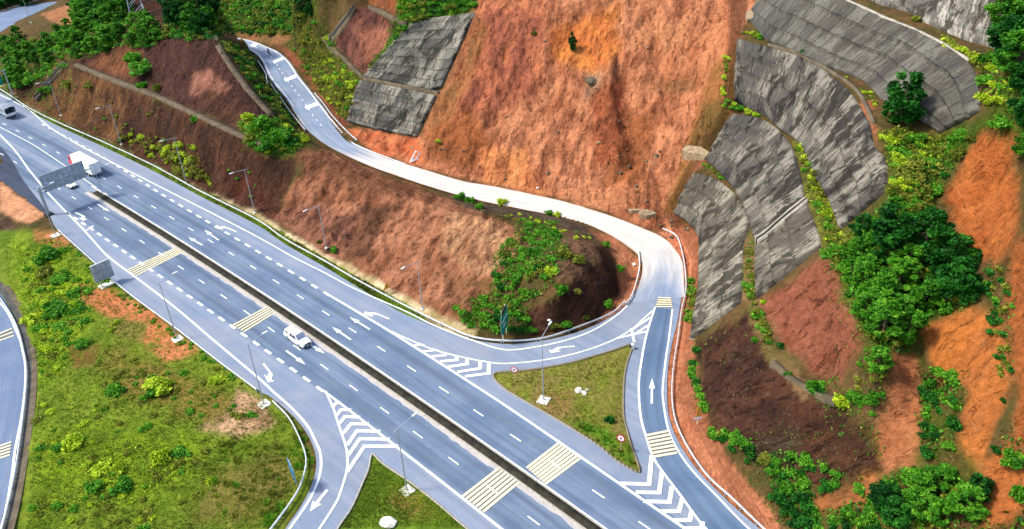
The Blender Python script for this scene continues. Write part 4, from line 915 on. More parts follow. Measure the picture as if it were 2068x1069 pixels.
slab([(1290,432),(1300,425),(1318,430),(1325,440),(1305,445),(1290,442)], 'tan broken slab in the mud below the landslide beside the white road', .35)
slab([(1505,36),(1512,22),(1522,26),(1520,44),(1508,48)], 'grey broken piece at the upper left corner of the wide grey facing')
# ------------------------------------------------------------------ guardrails
def guardrail(L, label, zs=None, spacing=4., mat=None, h=.75, group=None, maxposts=100, drop=True):
    G = un3(L) if zs is None else None
    P = crom(G, 1.5) if G is not None else zs
    n = normals2(P)
    gz = gsample(P[:, 0], P[:, 1]) if drop else P[:, 2]
    zz = np.convolve(np.r_[gz[0], gz[0], gz, gz[-1], gz[-1]], np.ones(5)/5, 'valid')
    root = empty('guardrail', (P[0, 0], P[0, 1], zz[0]), 0, label, 'guardrail', group)
    o0 = np.array([P[0, 0], P[0, 1], zz[0]])
    prof = [(-.02, h-.32), (.07, h-.24), (-.02, h-.16), (.07, h-.08), (-.02, h), (-.1, h), (-.1, h-.32)]
    V = []; k = len(P)
    for a, b in prof: V += [(P[i, 0]-o0[0]+n[i, 0]*a, P[i, 1]-o0[1]+n[i, 1]*a, zz[i]-o0[2]+b) for i in range(k)]
    m_ = len(prof); F = [(r*k+i, r*k+i+1, ((r+1) % m_)*k+i+1, ((r+1) % m_)*k+i) for r in range(m_) for i in range(k-1)]
    o = mesh_obj('rail', V, F, mat or mt_railw, root)
    bm = bmesh.new(); bm.from_mesh(o.data); bmesh.ops.recalc_face_normals(bm, faces=bm.faces); bm.to_mesh(o.data); bm.free()
    st = max(1, int(spacing/1.5)); me = None; cnt = 0
    for i in range(1, k, st):
        if cnt >= maxposts: break
        if me is None:
            p = MB().box(-.07, .07, -.07, .07, -.4, h-.04).build('post', mt_galv, root); me = p.data
        else:
            p = link(bpy.data.objects.new('post', me)); p.parent = root
        p.location = (P[i, 0]-o0[0]-n[i, 0]*.15, P[i, 1]-o0[1]-n[i, 1]*.15, zz[i]-o0[2]); p.rotation_euler.z = math.atan2(n[i, 1], n[i, 0]); cnt += 1
    return root
guardrail([(-90,132),(0,182),(60,221),(127,254),(216,293),(313,339),(404,389),(518,446),(576,486),(662,534),(727,572),(828,626),(904,663),(955,684),(1020,692),(1096,687),(1171,663),(1235,636),(1262,612)], 'long pale guardrail along the hill side of the highway and round the exit curve', spacing=6)
guardrail([(1262,618),(1274,604),(1286,570),(1291,545),(1288,522)], 'short dirty guardrail on the inside of the ramp bend, in orange soil', h=.8)
guardrail([(119,468),(189,531),(220,561),(268,601),(353,664),(442,733),(520,791)], 'straight guardrail between the grassy field and the highway', spacing=4)
guardrail([(552,814),(586,850),(612,903),(620,934),(615,965),(599,1004),(550,1072),(510,1120)], 'curved guardrail round the grassy corner of the exit at the bottom', spacing=4)
guardrail([(1338,478),(1358,488),(1369,500),(1379,531),(1384,561),(1385,591),(1376,632),(1370,680),(1361,738),(1357,793),(1362,845),(1383,897),(1427,963),(1480,1012),(1540,1070),(1620,1140)], 'long guardrail on the outside of the ramp, along the orange verge')
guardrail([(-30,562),(0,598),(28,645),(43,697),(49,740),(45,800),(36,870),(25,940),(6,1025),(-15,1100)], 'guardrail along the outer edge of the loop road at the left')
r1 = drape([(513,122),(526,134),(536,150),(541,166),(540,180)]); r1[:, 2] += .1; guardrail(None, 'bent loose guardrail hanging off the far end of the ramp beside bushes', r1, mat=mt_railw)
r2 = drape([(545,168),(556,186),(570,205),(583,225),(600,246),(618,268)]); guardrail(None, 'muddy guardrail on the valley side of the far ramp', r2)
r3 = drape([(636,192),(655,215),(672,238),(690,258),(708,276),(722,288)]); guardrail(None, 'reddish muddy guardrail on the hill side of the far ramp', r3)
r4 = drape([(-30,45),(10,30),(50,16),(90,2)]); 
# low concrete blocks along the far road's edge
mt_blk = plain('pale_block_concrete', alb((214,190,170)), .9)
bme = None
for i, q in enumerate([(10,24),(22,19),(33,15),(46,11),(58,8),(72,3)]):
    P = hits([q[0]], [q[1]])[0]
    if bme is None: o = MB().box(-1.1, 1.1, -.25, .25, -.2, .75, .06, .06).build('barrier_block', mt_blk, None, .04); bme = o.data
    else: o = link(bpy.data.objects.new('barrier_block', bme))
    o.location = P; o.rotation_euler.z = .55; tag(o, 'low pale concrete block in the row along the far road in the corner', 'barrier', 'edge blocks of the far road')

# ------------------------------------------------------------------ street lamps
def make_lamp(H=11., slabw=.9, label='', loc=(0, 0, 0), rz=0.):
    r = empty('street_lamp', loc, rz, label, 'street lamp', 'street lamps along the highway')
    MB().box(-slabw, slabw, -slabw, slabw, -.3, .12, .03, .03).build('footing', mt_stone, r)
    MB().tube((0, 0, 0), (0, 0, H), .1, .06, 8).build('pole', mt_galv, r, smooth=False)
    m_ = MB(); m_.tube((-.7, 0, H-.12), (.2, 0, H+.02), .06, .06, 6); m_.tube((.2, 0, H+.02), (2.9, 0, H+.45), .065, .05, 6); m_.build('arm', mt_galv, r)
    MB().box(2.6, 3.55, -.17, .17, H+.4, H+.53, .05, .04).build('lamp_head', mt_railw, r, .03)
    return r
def px3(px, py, z=0.): p = un(px, py, z); return np.array([p[0], p[1], z])
NLAB = ['first lamp from the left on the hill side, beside the black stepped drain', 'lamp on the hill side above the box truck, second from left', 'lamp on the hill side in front of yellow green shrubs', 'lamp on the hill side at the dark brown part of the cut slope', 'lamp in front of the cracked red slope, fifth along the hill side', 'lamp beside the yellow warning triangle, nearest the exit curve']
proto = make_lamp(); proto.location = (0, 0, -50)
def put_lamp(p, rz, label, H, slab=True):
    global proto
    o = copy_tree(proto)
    o['label'] = label; o.location = tuple(p); o.rotation_euler.z = rz; o.scale = (1, 1, H/11.)
    if not slab:
        for ch in o.children:
            if ch.name.startswith('footing'): ch.scale = (.42, .42, .6)
for (a, b), lb, H in zip([(124,235),(246,293),(377,369),(515,432),(660,505),(854,626)], NLAB, [10, 10.5, 11.3, 10.4, 9.5, 10]):
    p = px3(a, b, .1); p[2] = gsample(p[0], p[1]); s, o = xy2so(p[:2]); put_lamp(p, hang(s)-math.pi/2, lb, H, False)
for (a, b), lb, H in zip([(112,475),(358,684),(533,816),(822,991)], ['lamp on the field side beside the leg of the sign gantry', 'lamp standing on orange bare earth beside the straight guardrail', 'lamp on the field side where the exit lane begins to curve', 'lamp on the grassy point between the exit and the highway at the bottom'], [11, 12, 12, 11.7]):
    p = px3(a, b, 0); p[2] = gsample(p[0], p[1]); s, o = xy2so(p[:2]); put_lamp(p, hang(s)+math.pi/2, lb, H)
p = px3(1098, 810, 0); p[2] = gsample(p[0], p[1]); put_lamp(p, R(62), 'tall lamp on the triangular grass island', 12.4)
p = px3(209, 396, 0); p[2] = gsample(p[0], p[1]); put_lamp((p[0], p[1], .1), hang(-69)+math.pi/2, 'slender lamp in the median beside the sign gantry', 6.6)
P = hits([63], [46])[0]; put_lamp(P, R(200), 'distant lamp beside the far road in the top left corner', 10, False)
for ch in list(proto.children): bpy.data.objects.remove(ch)
bpy.data.objects.remove(proto)

# ------------------------------------------------------------------ signs
def face_dir(ang): return ang
def disc(name, r, th, y, z, mat, parent, n=28, x=0.):
    m_ = MB(); V = [(x+r*math.cos(2*math.pi*i/n), y, z+r*math.sin(2*math.pi*i/n)) for i in range(n)]+[(x+r*math.cos(2*math.pi*i/n), y+th, z+r*math.sin(2*math.pi*i/n)) for i in range(n)]
    m_.add(V, [(i, (i+1) % n, n+(i+1) % n, n+i) for i in range(n)]+[tuple(range(n))[::-1], tuple(range(n, 2*n))]); return m_.build(name, mat, parent)
def polyplate(name, pts, y0, y1, mat, parent):
    m_ = MB(); n = len(pts); m_.add([(a, y0, b) for a, b in pts]+[(a, y1, b) for a, b in pts], [(i, (i+1) % n, n+(i+1) % n, n+i) for i in range(n)]+[tuple(range(n))[::-1], tuple(range(n, 2*n))]); return m_.build(name, mat, parent)
def bar(name, p, q, w, y0, y1, mat, parent):
    p = np.array(p); q = np.array(q); d = (q-p)/np.linalg.norm(q-p); n = np.array([-d[1], d[0]])*w/2
    return polyplate(name, [tuple(p-n), tuple(q-n), tuple(q+n), tuple(p+n)], y0, y1, mat, parent)
def banded_pole(root, h, x=0., r=.05):
    k = 8
    for i in range(k): MB().tube((x, .06, h*i/k), (x, .06, h*(i+1)/k), r, r, 8).build('pole_band', mt_poler if i % 2 else (mt_signr if 'red' in root.get('label', '') else mt_trim), root)
# no-right-turn sign on the island
p = px3(1040, 772, .1); rt = empty('prohibition_sign', p, R(-22), 'round white sign with red rim and struck-out turn arrow at the island corner', 'road sign')
banded_pole(rt, 2.2); disc('sign_plate', .62, .04, 0, 2.55, mt_signr, rt); disc('sign_face', .47, .02, -.02, 2.55, mt_signw, rt)
bar('turn_arrow', (-.13, 2.25), (-.13, 2.6), .1, -.035, -.021, mt_ink, rt); bar('turn_arrow', (-.13, 2.58), (.14, 2.72), .1, -.034, -.022, mt_ink, rt); polyplate('arrow_tip', [(.08, 2.6), (.3, 2.78), (.04, 2.86)], -.036, -.023, mt_ink, rt)
bar('slash', (-.33, 2.85), (.33, 2.25), .09, -.05, -.038, mt_signr, rt)
# prohibition sign near the tip
p = px3(1253, 912, .1); rt = empty('prohibition_sign', p, R(-28), 'round red-rimmed sign on a banded pole near the pointed tip of the island', 'road sign')
banded_pole(rt, 2.2); disc('sign_plate', .66, .04, 0, 2.6, mt_signr, rt); disc('sign_face', .47, .02, -.02, 2.6, mt_signw, rt); polyplate('sign_symbol', [(-.16, 2.4), (.12, 2.4), (.2, 2.6), (.06, 2.84), (-.1, 2.72)], -.036, -.021, mt_signr, rt)
# yellow warning triangle on the gravel verge
def triangle_sign(z, s, root):
    T = [(-s, z), (s, z), (0, z+s*1.73)]; polyplate('sign_plate', T, 0, .04, mt_signr, root); c = z+s*.577
    polyplate('sign_face', [(a*.74, c+(b-c)*.74) for a, b in T], -.02, 0, mt_signy, root); polyplate('sign_symbol', [(-s*.12, z+s*.32), (s*.12, z+s*.32), (s*.16, z+s*.8), (0, z+s*1.05), (-s*.16, z+s*.8)], -.034, -.021, mt_ink, root)
p = px3(783, 592, .2); p[2] = gsample(p[0], p[1]); rt = empty('warning_sign', p, R(38), 'yellow warning triangle on the pale gravel verge behind the guardrail', 'road sign')
MB().tube((0, .06, -.2), (0, .06, 1.9), .045, .045, 8).build('pole', mt_steel, rt); triangle_sign(1.05, .8, rt)
p = px3(1408, 858, 1.); P = hits([1408], [858])[0]; CLEAR = [P[:2]]; rt = empty('warning_sign', P, R(8), 'two stacked yellow warning triangles with a white plate on the orange verge', 'road sign')
MB().tube((0, .06, -.2), (0, .06, 3.6), .05, .05, 8).build('pole', mt_poler, rt); triangle_sign(2.6, .62, rt); triangle_sign(1.55, .62, rt); MB().box(-.62, .62, -.02, .03, 1.1, 1.5).build('white_plate', mt_signw, rt)
# direction sign seen edge-on by the mound
p = px3(1021, 682, .3); p[2] = gsample(p[0], p[1]); s, o = xy2so(p[:2]); rt = empty('direction_sign', p, R(72), 'tall green direction sign seen nearly edge-on below the green mound', 'road sign')
for x in (-1., 1.): MB().tube((x, .12, -.2), (x, .12, 6.6), .08, .08, 8).build('post', mt_poler, rt)
MB().box(-1.9, 1.9, -.03, .05, 2., 5.6).build('panel', mt_green, rt); MB().box(-1.95, 1.95, .05, .09, 1.95, 5.65).build('panel_back', mt_steel, rt)
MB().box(-1.5, 1.5, -.045, -.031, 4.3, 4.6).build('panel_line', mt_signw, rt); MB().box(-1.0, .6, -.045, -.031, 3.1, 3.4).build('panel_line', mt_signw, rt)
polyplate('top_plate', [(-1.3, 5.66), (1.3, 5.66), (1.3, 6.5), (-1.3, 6.5)], -.02, .06, mt_trim, rt)
# blue sign in the field corner
p = px3(598, 986, -.2); p[2] = gsample(p[0], p[1]); rt = empty('direction_sign', p, R(-62), 'narrow blue sign seen edge-on in the grass beside the curved guardrail', 'road sign')
for x in (-.8, .8):
    for i in range(6): MB().tube((x, .1, i*.4-.1), (x, .1, i*.4+.3), .07, .07, 8).build('pole_band', mt_signy if i % 2 else mt_trim, rt)
MB().box(-1.5, 1.5, -.03, .04, 2., 4.6).build('panel', mt_blue, rt); MB().box(-1.5, 1.5, .045, .08, 2., 4.6).build('panel_back', mt_signback, rt); polyplate('arrow_board', [(-.9, 4.62), (.9, 4.62), (0, 5.5)], 0, .05, mt_signback, rt)
# green sign at the left edge on its cantilever post
p = px3(27, 194, 0); p[2] = gsample(p[0], p[1]); s, o = xy2so(p[:2]); rt = empty('direction_sign', p, hang(s)-math.pi/2, 'bright green direction sign on a grey cantilever post at the left edge', 'road sign')
MB().tube((0, 0, 0), (0, 0, 8.2), .22, .16, 10).build('post', mt_steel, rt); MB().tube((-.5, 0, 7.9), (6, 0, 8.2), .12, .1, 8).build('arm', mt_steel, rt)
MB().box(1.4, 6.4, .2, .28, 4.2, 8.).build('panel', mt_green, rt); MB().box(2., 5.4, .281, .3, 7., 7.35).build('panel_line', mt_signw, rt); MB().box(2., 4.4, .281, .3, 5.6, 6.).build('panel_line', mt_signw, rt)
# grey back of a two-panel sign beside the field
s0, o0 = -32., -17.; p = so2xy(s0, o0); rz = hang(s0)+math.pi/2
rt = empty('direction_sign', (p[0], p[1], gsample(p[0], p[1])), rz, 'grey back of a framed sign standing on a white footing by the field', 'road sign')
MB().box(-1.5, 1.5, -.9, .9, -.3, .14, .05, .05).build('footing', mt_stone, rt)
for x in (-1., 1.): MB().tube((x, 0, 0), (x, 0, 5), .1, .1, 8).build('post', mt_steel, rt)
MB().box(-1.9, 1.9, .1, .16, 1.3, 5.1).build('panel', mt_signback, rt)
for x0, x1, z0, z1 in ((-1.9, 1.9, 4.98, 5.12), (-1.9, 1.9, 3.05, 3.18), (-1.9, 1.9, 1.25, 1.38), (-.06, .06, 1.38, 5.0)): MB().box(x0, x1, -.04 if x0 > -1 else -.06, .098, z0, z1).build('frame_bar', mt_steel if z0 < 4.9 else mt_railw, rt)
# gantry over the near carriageway
s0 = -70.2; p = so2xy(s0, -11.9); rz = hang(s0)+math.pi/2
rt = empty('sign_gantry', (p[0], p[1], 0), rz, 'grey gantry carrying the back of a large sign over the highway', 'sign gantry')
MB().box(-.9, .9, -.9, .9, -.2, .25, .05, .05).build('footing', mt_black, rt)
MB().tube((0, 0, .2), (0, 0, 7.), .36, .28, 12).build('post', mt_steel, rt)
MB().tube((-.4, 0, 6.4), (11.9, 0, 6.75), .22, .16, 10).build('beam', mt_steel, rt)
MB().tube((0, 0, 5.2), (2.4, 0, 6.5), .11, .11, 8).build('brace', mt_steel, rt)
MB().box(.9, 10.7, .3, .38, 5., 9.1).build('panel', mt_signback, rt)
for i in range(9): MB().box(1.2+i*1.13, 1.32+i*1.13, .16, .298, 5.05, 9.05).build('panel_rib', mt_steel, rt)
for z in (6.9, 9.0): MB().box(.9, 10.7, .2, .297, z, z+.12).build('panel_rail', mt_railw if z < 8 else mt_steel, rt)

# ------------------------------------------------------------------ vehicles (front towards +x)
def wheel(root, x, y, r=.38, w=.26):
    t = MB().tube((x, y-w/2, r), (x, y+w/2, r), r, r, 18).build('wheel', mt_black, root, .03); sgn = 1 if y > 0 else -1
    MB().tube((x, y+sgn*(w/2-.02), r), (x, y+sgn*(w/2+.012), r), r*.6, r*.5, 14).build('rim', mt_galv, t)
def place(o, s, off, z, flip): p = so2xy(s, off); o.location = (p[0], p[1], z); o.rotation_euler.z = hang(s)+(math.pi if flip else 0)
def shell(name, sec, mat, root, bevel=.05):       # lofted body: list of (x, halfwidth, z0, z1)
    V = []; 
    for x, w, z0, z1, wt in sec: V += [(x, -w, z0), (x, w, z0), (x, w, (z0+z1)/2), (x, wt, z1), (x, -wt, z1), (x, -w, (z0+z1)/2)]
    F = [(i*6+j, i*6+(j+1) % 6, (i+1)*6+(j+1) % 6, (i+1)*6+j) for i in range(len(sec)-1) for j in range(6)]+[tuple(range(6))[::-1], tuple(range(len(V)-6, len(V)))]
    o = MB().add(V, F).build(name, mat, root, bevel)
    return o
def car(label, cat, pickup, mat):
    r = empty('pickup_truck' if pickup else 'saloon_car', (0, 0, 0), 0, label, cat)
    L = 2.75 if pickup else 2.25; W = .96 if pickup else .88; hb = 1.1 if pickup else .92; ht = 1.86 if pickup else 1.45
    body = shell('body', [(-L, W*.9, .5, hb-.06, W*.84), (-L+.12, W, .38, hb, W*.93), (-.9, W, .34, hb+.02, W*.94), (.75, W, .34, hb+.02, W*.93), (L-.75, W*.98, .36, hb-.04, W*.88), (L-.1, W*.9, .42, hb-.16, W*.78), (L, W*.8, .5, hb-.3, W*.7)], mat, r, .05)
    if pickup:
        shell('cabin', [(-1.2, W*.9, hb-.05, hb+.05, W*.88), (-.95, W*.9, hb-.05, ht-.06, W*.76), (-.3, W*.9, hb-.05, ht, W*.76), (.5, W*.9, hb-.05, ht-.06, W*.74), (1.38, W*.88, hb-.05, hb+.02, W*.84)], mat, r, .05)
        MB().box(-L+.14, -1.2, -W*.86, W*.86, hb+.0, hb+.62, .16, .1).build('bed_canopy', mat, r, .08)
        MB().box(-2.3, -1.45, -W*.84, -W*.78, hb+.16, hb+.48).build('canopy_window', mt_glass, r); MB().box(-2.3, -1.45, W*.78, W*.84, hb+.16, hb+.48).build('canopy_window', mt_glass, r)
        fx, fz0, bx = (.56, ht-.1), (1.3, hb+.08), None
    else:
        shell('cabin', [(-1.9, W*.85, hb-.05, hb+.02, W*.82), (-1.2, W*.88, hb-.05, ht-.05, W*.72), (-.2, W*.88, hb-.05, ht, W*.72), (.4, W*.88, hb-.05, ht-.06, W*.72), (1.2, W*.86, hb-.05, hb+.02, W*.82)], mat, r, .05)
        fx, fz0 = (.46, ht-.1), (1.14, hb+.06)
        MB().add([(-1.27, -W*.66, ht-.1), (-1.27, W*.66, ht-.1), (-1.86, W*.74, hb+.06), (-1.86, -W*.74, hb+.06)], [(0, 1, 2, 3)]).build('rear_window', mt_glass, r)
    up = .035
    MB().add([(fx[0]+.02, -W*.66, fx[1]+up), (fx[0]+.02, W*.66, fx[1]+up), (fz0[0]+.02, W*.78, fz0[1]+up), (fz0[0]+.02, -W*.78, fz0[1]+up)], [(0, 1, 2, 3)]).build('windscreen', mt_glassb, r)
    for sg in (-1, 1):
        for x0, x1 in ((-.85, -.12), (-.04, .95)):
            xt = x1-.42 if x1 > .5 else x1
            zm = (hb-.05+ht)/2; xm = x1+(xt-x1)*.35
            MB().add([(x0, sg*W*.925, hb+.06), (x1, sg*W*.925, hb+.06), (xm, sg*W*.925, zm), (x0, sg*W*.925, zm), (xt, sg*W*.8, ht-.12), (x0+.02, sg*W*.8, ht-.12)], [(0, 1, 2, 3), (3, 2, 4, 5)]).build('side_window', mt_glass, r)
        MB().box(.95, 1.12, sg*W*1.0 if sg > 0 else -W*1.22, sg*W*1.22 if sg > 0 else -W*1.0, hb+.08, hb+.26).build('wing_mirror', mat, r, .03)
        MB().box(L-.3, L-.04, sg*.5-.22+(.1*sg), sg*.5+.22+(.1*sg), hb-.34, hb-.18).build('headlight', mt_signw, r, .03)
        MB().box(-L-.01, -L+.08, sg*W*.74-.1, sg*W*.74+.1, hb-.4, hb-.1).build('tail_light', mt_red, r, .02)
        wheel(r, L*.62, sg*(W-.1)); wheel(r, -L*.58, sg*(W-.1))
    MB().box(L-.1, L+.03, -.52, .52, .62, hb-.2).build('grille', mt_trim, r, .03); MB().box(L-.12, L+.05, -W*.76, W*.76, .36, .6).build('bumper', mt_trim, r, .04)
    MB().box(L+.05, L+.06, -.24, .24, .44, .56).build('number_plate', mt_signw, r)
    return r
pk = car('white double-cab pickup driving down the near carriageway beside the rumble strip', 'pickup truck', True, mt_carw); place(pk, 12.6, -3.4, .03, False); pk.scale = (1.06, 1.06, 1.06)
cr = car('small black and white car half hidden under the sign gantry', 'car', False, mt_carw); place(cr, -80.2, -2.3, .03, False)
# box truck
r = empty('box_truck', (0, 0, 0), 0, 'white box truck with a red cab heading up the far carriageway', 'truck')
MB().box(-6.1, 6.1, -.5, .5, .62, .95).build('chassis', mt_trim, r)
MB().box(-6.2, 3.6, -1.25, 1.25, 1.0, 3.75).build('cargo_box', mt_box, r, .04)
MB().box(-6.22, -6.2, -.02, .02, 1.1, 3.6).build('door_seam', mt_trim, r); MB().box(-6.26, -6.201, -1.2, 1.2, .78, .98).build('rear_bumper', mt_steel, r)
shell('cab', [(3.75, 1.2, .8, 3.0, 1.12), (4.2, 1.22, .6, 3.15, 1.12), (5.4, 1.22, .55, 3.0, 1.1), (6.0, 1.2, .5, 1.9, 1.14), (6.15, 1.15, .5, 1.1, 1.1)], mt_red, r, .08)
MB().add([(5.47, -1.0, 2.92), (5.47, 1.0, 2.92), (6.03, 1.06, 1.95), (6.03, -1.06, 1.95)], [(0, 1, 2, 3)]).build('windscreen', mt_glass, r)
for sg in (-1, 1):
    MB().add([(4.4, sg*1.235, 1.95), (5.6, sg*1.235, 1.95), (5.25, sg*1.17, 2.75), (4.4, sg*1.17, 2.75)], [(0, 1, 2, 3)]).build('side_window', mt_glass, r)
    MB().box(6.08, 6.18, sg*.8-.2, sg*.8+.2, .75, 1.0).build('headlight', mt_signw, r)
    MB().box(-6.3, -6.2, sg*1.0-.14, sg*1.0+.14, .8, .96).build('tail_light', mt_red, r)
    for x in (5., -2.6, -4.): wheel(r, x, sg*1.02, .5, .34)
place(r, -85.4, 4.1, .03, True)
# open-backed canvas truck
r = empty('canvas_truck', (0, 0, 0), 0, 'grey truck with an open canvas-covered bed at the left edge of the highway', 'truck')
MB().box(-3.4, 3.4, -.45, .45, .55, .85).build('chassis', mt_trim, r); MB().box(-3.5, 1.4, -1.08, 1.08, .86, 1.0).build('bed_floor', mt_signback, r)
for sg in (-1, 1): MB().box(-3.5, 1.4, sg*1.08-.04, sg*1.08+.04, 1.0, 1.6).build('bed_side', mt_signback, r)
MB().box(-3.56, -3.48, -1.1, 1.1, .86, 1.45).build('tailgate', mt_carw, r)
cv = MB(); 
prof = [(-1.12, 1.55), (-1.12, 2.5), (-.95, 2.75), (0, 2.85), (.95, 2.75), (1.12, 2.5), (1.12, 1.55)]
n = len(prof); V = [(x, a, b) for x in (-3.45, 1.4) for a, b in prof]; cv.add(V, [(i, i+1, n+i+1, n+i) for i in range(n-1)]+[tuple(range(n, 2*n))])
cvo = cv.build('canvas_cover', mt_canvas, r); so2 = cvo.modifiers.new('thick', 'SOLIDIFY'); so2.thickness = .05
for i in range(n-1): MB().tube((-3.48, *prof[i]), (-3.48, *prof[i+1]), .06, .06, 6).build('bow_frame', mt_trim, r)
shell('cab', [(1.55, 1.0, .8, 2.3, .92), (2.6, 1.0, .55, 2.25, .9), (3.2, 1.0, .5, 1.5, .95), (3.5, .95, .5, 1.2, .9)], mt_signback, r, .06)
MB().add([(2.68, -.8, 2.18), (2.68, .8, 2.18), (3.22, .86, 1.56), (3.22, -.86, 1.56)], [(0, 1, 2, 3)]).build('windscreen', mt_glass, r)
for sg in (-1, 1):
    for x in (2.5, -2.2): wheel(r, x, sg*.9, .42, .28)
    MB().box(-3.6, -3.56, sg*.9-.1, sg*.9+.1, .9, 1.1).build('tail_light', mt_red, r)
place(r, -139.2, 7.9, .03, True); r.scale = (1.2, 1.2, 1.2)
# motorbike with its rider on the far ramp
i = int(np.argmin(np.hypot(rc[:, 0]+68, rc[:, 1]-240))); q = near[i]*.45+far[i]*.55; dd = rc[i-2]-rc[i+2]; rz = math.atan2(dd[1], dd[0])
r = empty('motorbike', (q[0], q[1], q[2]+.02), rz, 'dark motorbike on the far bend of the ramp', 'motorbike')
for x in (-.62, .62): MB().tube((x, -.05, .3), (x, .05, .3), .3, .3, 16).build('wheel', mt_black, r)
MB().box(-.6, .5, -.1, .1, .4, .72, .12, .02).build('frame', mt_trim, r, .04); MB().box(-.7, .05, -.13, .13, .72, .82).build('seat', mt_black, r, .03)
MB().tube((.62, 0, .3), (.4, 0, 1.02), .035).build('fork', mt_galv, r); MB().tube((.38, -.34, 1.04), (.38, .34, 1.04), .025).build('handlebar', mt_galv, r)
def person_mesh(name, joints, edges, mat, parent=None):
    me = bpy.data.meshes.new(name); me.from_pydata([j[:3] for j in joints], edges, []); o = link(bpy.data.objects.new(name, me)); me.materials.append(mat)
    sk = o.modifiers.new('skin', 'SKIN'); 
    for i_, j in enumerate(joints): me.skin_vertices[0].data[i_].radius = (j[3], j[3])
    me.skin_vertices[0].data[0].use_root = True; o.modifiers.new('sub', 'SUBSURF').levels = 1; o.parent = parent; return o
mt_cloth = plain('dark_blue_jacket', (.03, .045, .09), .9); mt_helm = plain('dark_helmet', (.04, .04, .05), .3)
J = [(-.2,0,.88,.14),(-.14,0,1.1,.15),(-.05,0,1.34,.16),(0,0,1.48,.07),(.03,0,1.6,.1),(.05,0,1.7,.1), (-.04,.2,1.36,.07),(.12,.26,1.15,.05),(.36,.28,1.06,.04), (-.04,-.2,1.36,.07),(.12,-.26,1.15,.05),(.36,-.28,1.06,.04), (-.1,.12,.86,.09),(.22,.18,.78,.075),(.1,.18,.42,.055),(.2,.18,.34,.04), (-.1,-.12,.86,.09),(.22,-.18,.78,.075),(.1,-.18,.42,.055),(.2,-.18,.34,.04)]
E_ = [(0,1),(1,2),(2,3),(3,4),(4,5),(2,6),(6,7),(7,8),(2,9),(9,10),(10,11),(0,12),(12,13),(13,14),(14,15),(0,16),(16,17),(17,18),(18,19)]
pr = person_mesh('person', J, E_, mt_cloth); tag(pr, 'person in dark clothes riding the motorbike on the ramp', 'person'); pr.location = r.location; pr.rotation_euler.z = rz
hm = MB(); V = []; F = []
for a in range(7):
    t = math.pi*a/6*.75
    for b in range(12): V.append((.05+.15*math.sin(t)*math.cos(b*math.pi/6), .15*math.sin(t)*math.sin(b*math.pi/6), 1.7+.16*math.cos(t)))
for a in range(6):
    for b in range(12): F.append((a*12+b, a*12+(b+1) % 12, (a+1)*12+(b+1) % 12, (a+1)*12+b))
hm.add(V, F).build('helmet', mt_helm, pr)

# ------------------------------------------------------------------ odd things lying about
P = hits([838], [326])[0]; r = empty('fallen_frame', P, R(25), 'fallen white steel frame lying on the mud at the toe of the landslide', 'metal frame')
for a, b in (((-.9, 0, .4), (.6, .3, 2.2)), ((.6, .3, 2.2), (1.5, .2, 1.4)), ((1.5, .2, 1.4), (.1, -.2, .35)), ((-.9, 0, .4), (.1, -.2, .35))): MB().tube(a, b, .13, .13, 6).build('frame_bar', mt_railw, r)
for a, b in (((-1.2, -.1, .1), (-.2, .1, .9)), ((-.5, -.2, .25), (2.1, -.3, .3)), ((.2, -.1, .6), (1.9, -.5, .25)), ((-1.3, -.3, .1), (-.3, -.3, .35))): MB().tube(a, b, .1, .1, 6).build('loose_bar', mt_railw, r)
def rock(px_, py_, rad, label, mat=None, flat=.6, seed=0, group=None, cat='stone'):
    P = hits([px_], [py_])[0]; bm = bmesh.new(); bmesh.ops.create_icosphere(bm, subdivisions=3, radius=rad)
    for v in bm.verts:
        c = v.co/rad; k = 1+.34*float(fbm(np.array(c.x*1.6+seed), np.array(c.y*1.6+c.z*1.3), 3, 71+seed)); v.co = Vector((c.x*rad*k*1.25, c.y*rad*k, c.z*rad*k*flat))
    me = bpy.data.meshes.new('stone'); bm.to_mesh(me); bm.free(); me.materials.append(mat or mt_stone); o = link(bpy.data.objects.new('stone', me)); o.location = (P[0], P[1], P[2]+rad*flat*.3); o.rotation_euler.z = seed; return tag(o, label, cat, group)
rock(1168, 790, .55, 'white broken lump in the middle of the triangular grass island', seed=1); rock(1180, 795, .4, 'smaller white lump touching the big white lump on the island', seed=2)
rock(1186, 788, .24, 'pale pebble right of the white lumps on the island', seed=3)
rock(1109, 647, .3, 'small white scrap on the dark end of the mound', seed=4, flat=.4); rock(1281, 535, .38, 'pale stone in the orange soil inside the ramp bend', seed=5)
rock(1399, 684, .42, 'pale round boulder under the tip of the lowest facing', seed=6); rock(1020, 1002-640, .3, 'brown stone on the toe of the landslide above the road', mt_conc, seed=7)
rock(1194, 165, 1.3, 'grey scraped boulder showing in the middle of the landslide', mt_conc, .5, 8)
rock(783, 1056, .95, 'white lumpy concrete footing in the grassy point at the bottom', seed=9, flat=.3); rock(1086, 381, .3, 'small white block on the orange soil just above the ramp', seed=10)
for k in range(46):
    a, b = random.choice([(1200+random.random()*150, 300+random.random()*110), (760+random.random()*480, 290+random.random()*95), (1320+random.random()*70, 440+random.random()*50), (1000+random.random()*380, 60+random.random()*260)])
    if not inpoly(np.array([a]), np.array([b]), LSLIDE)[0]: continue
    rock(a, b, random.uniform(.16, .42), 'loose clod or stone scattered over the landslide', random.choice([mt_conc, mt_edge, mt_berm]), .7, 20+k, 'clods on the landslide')
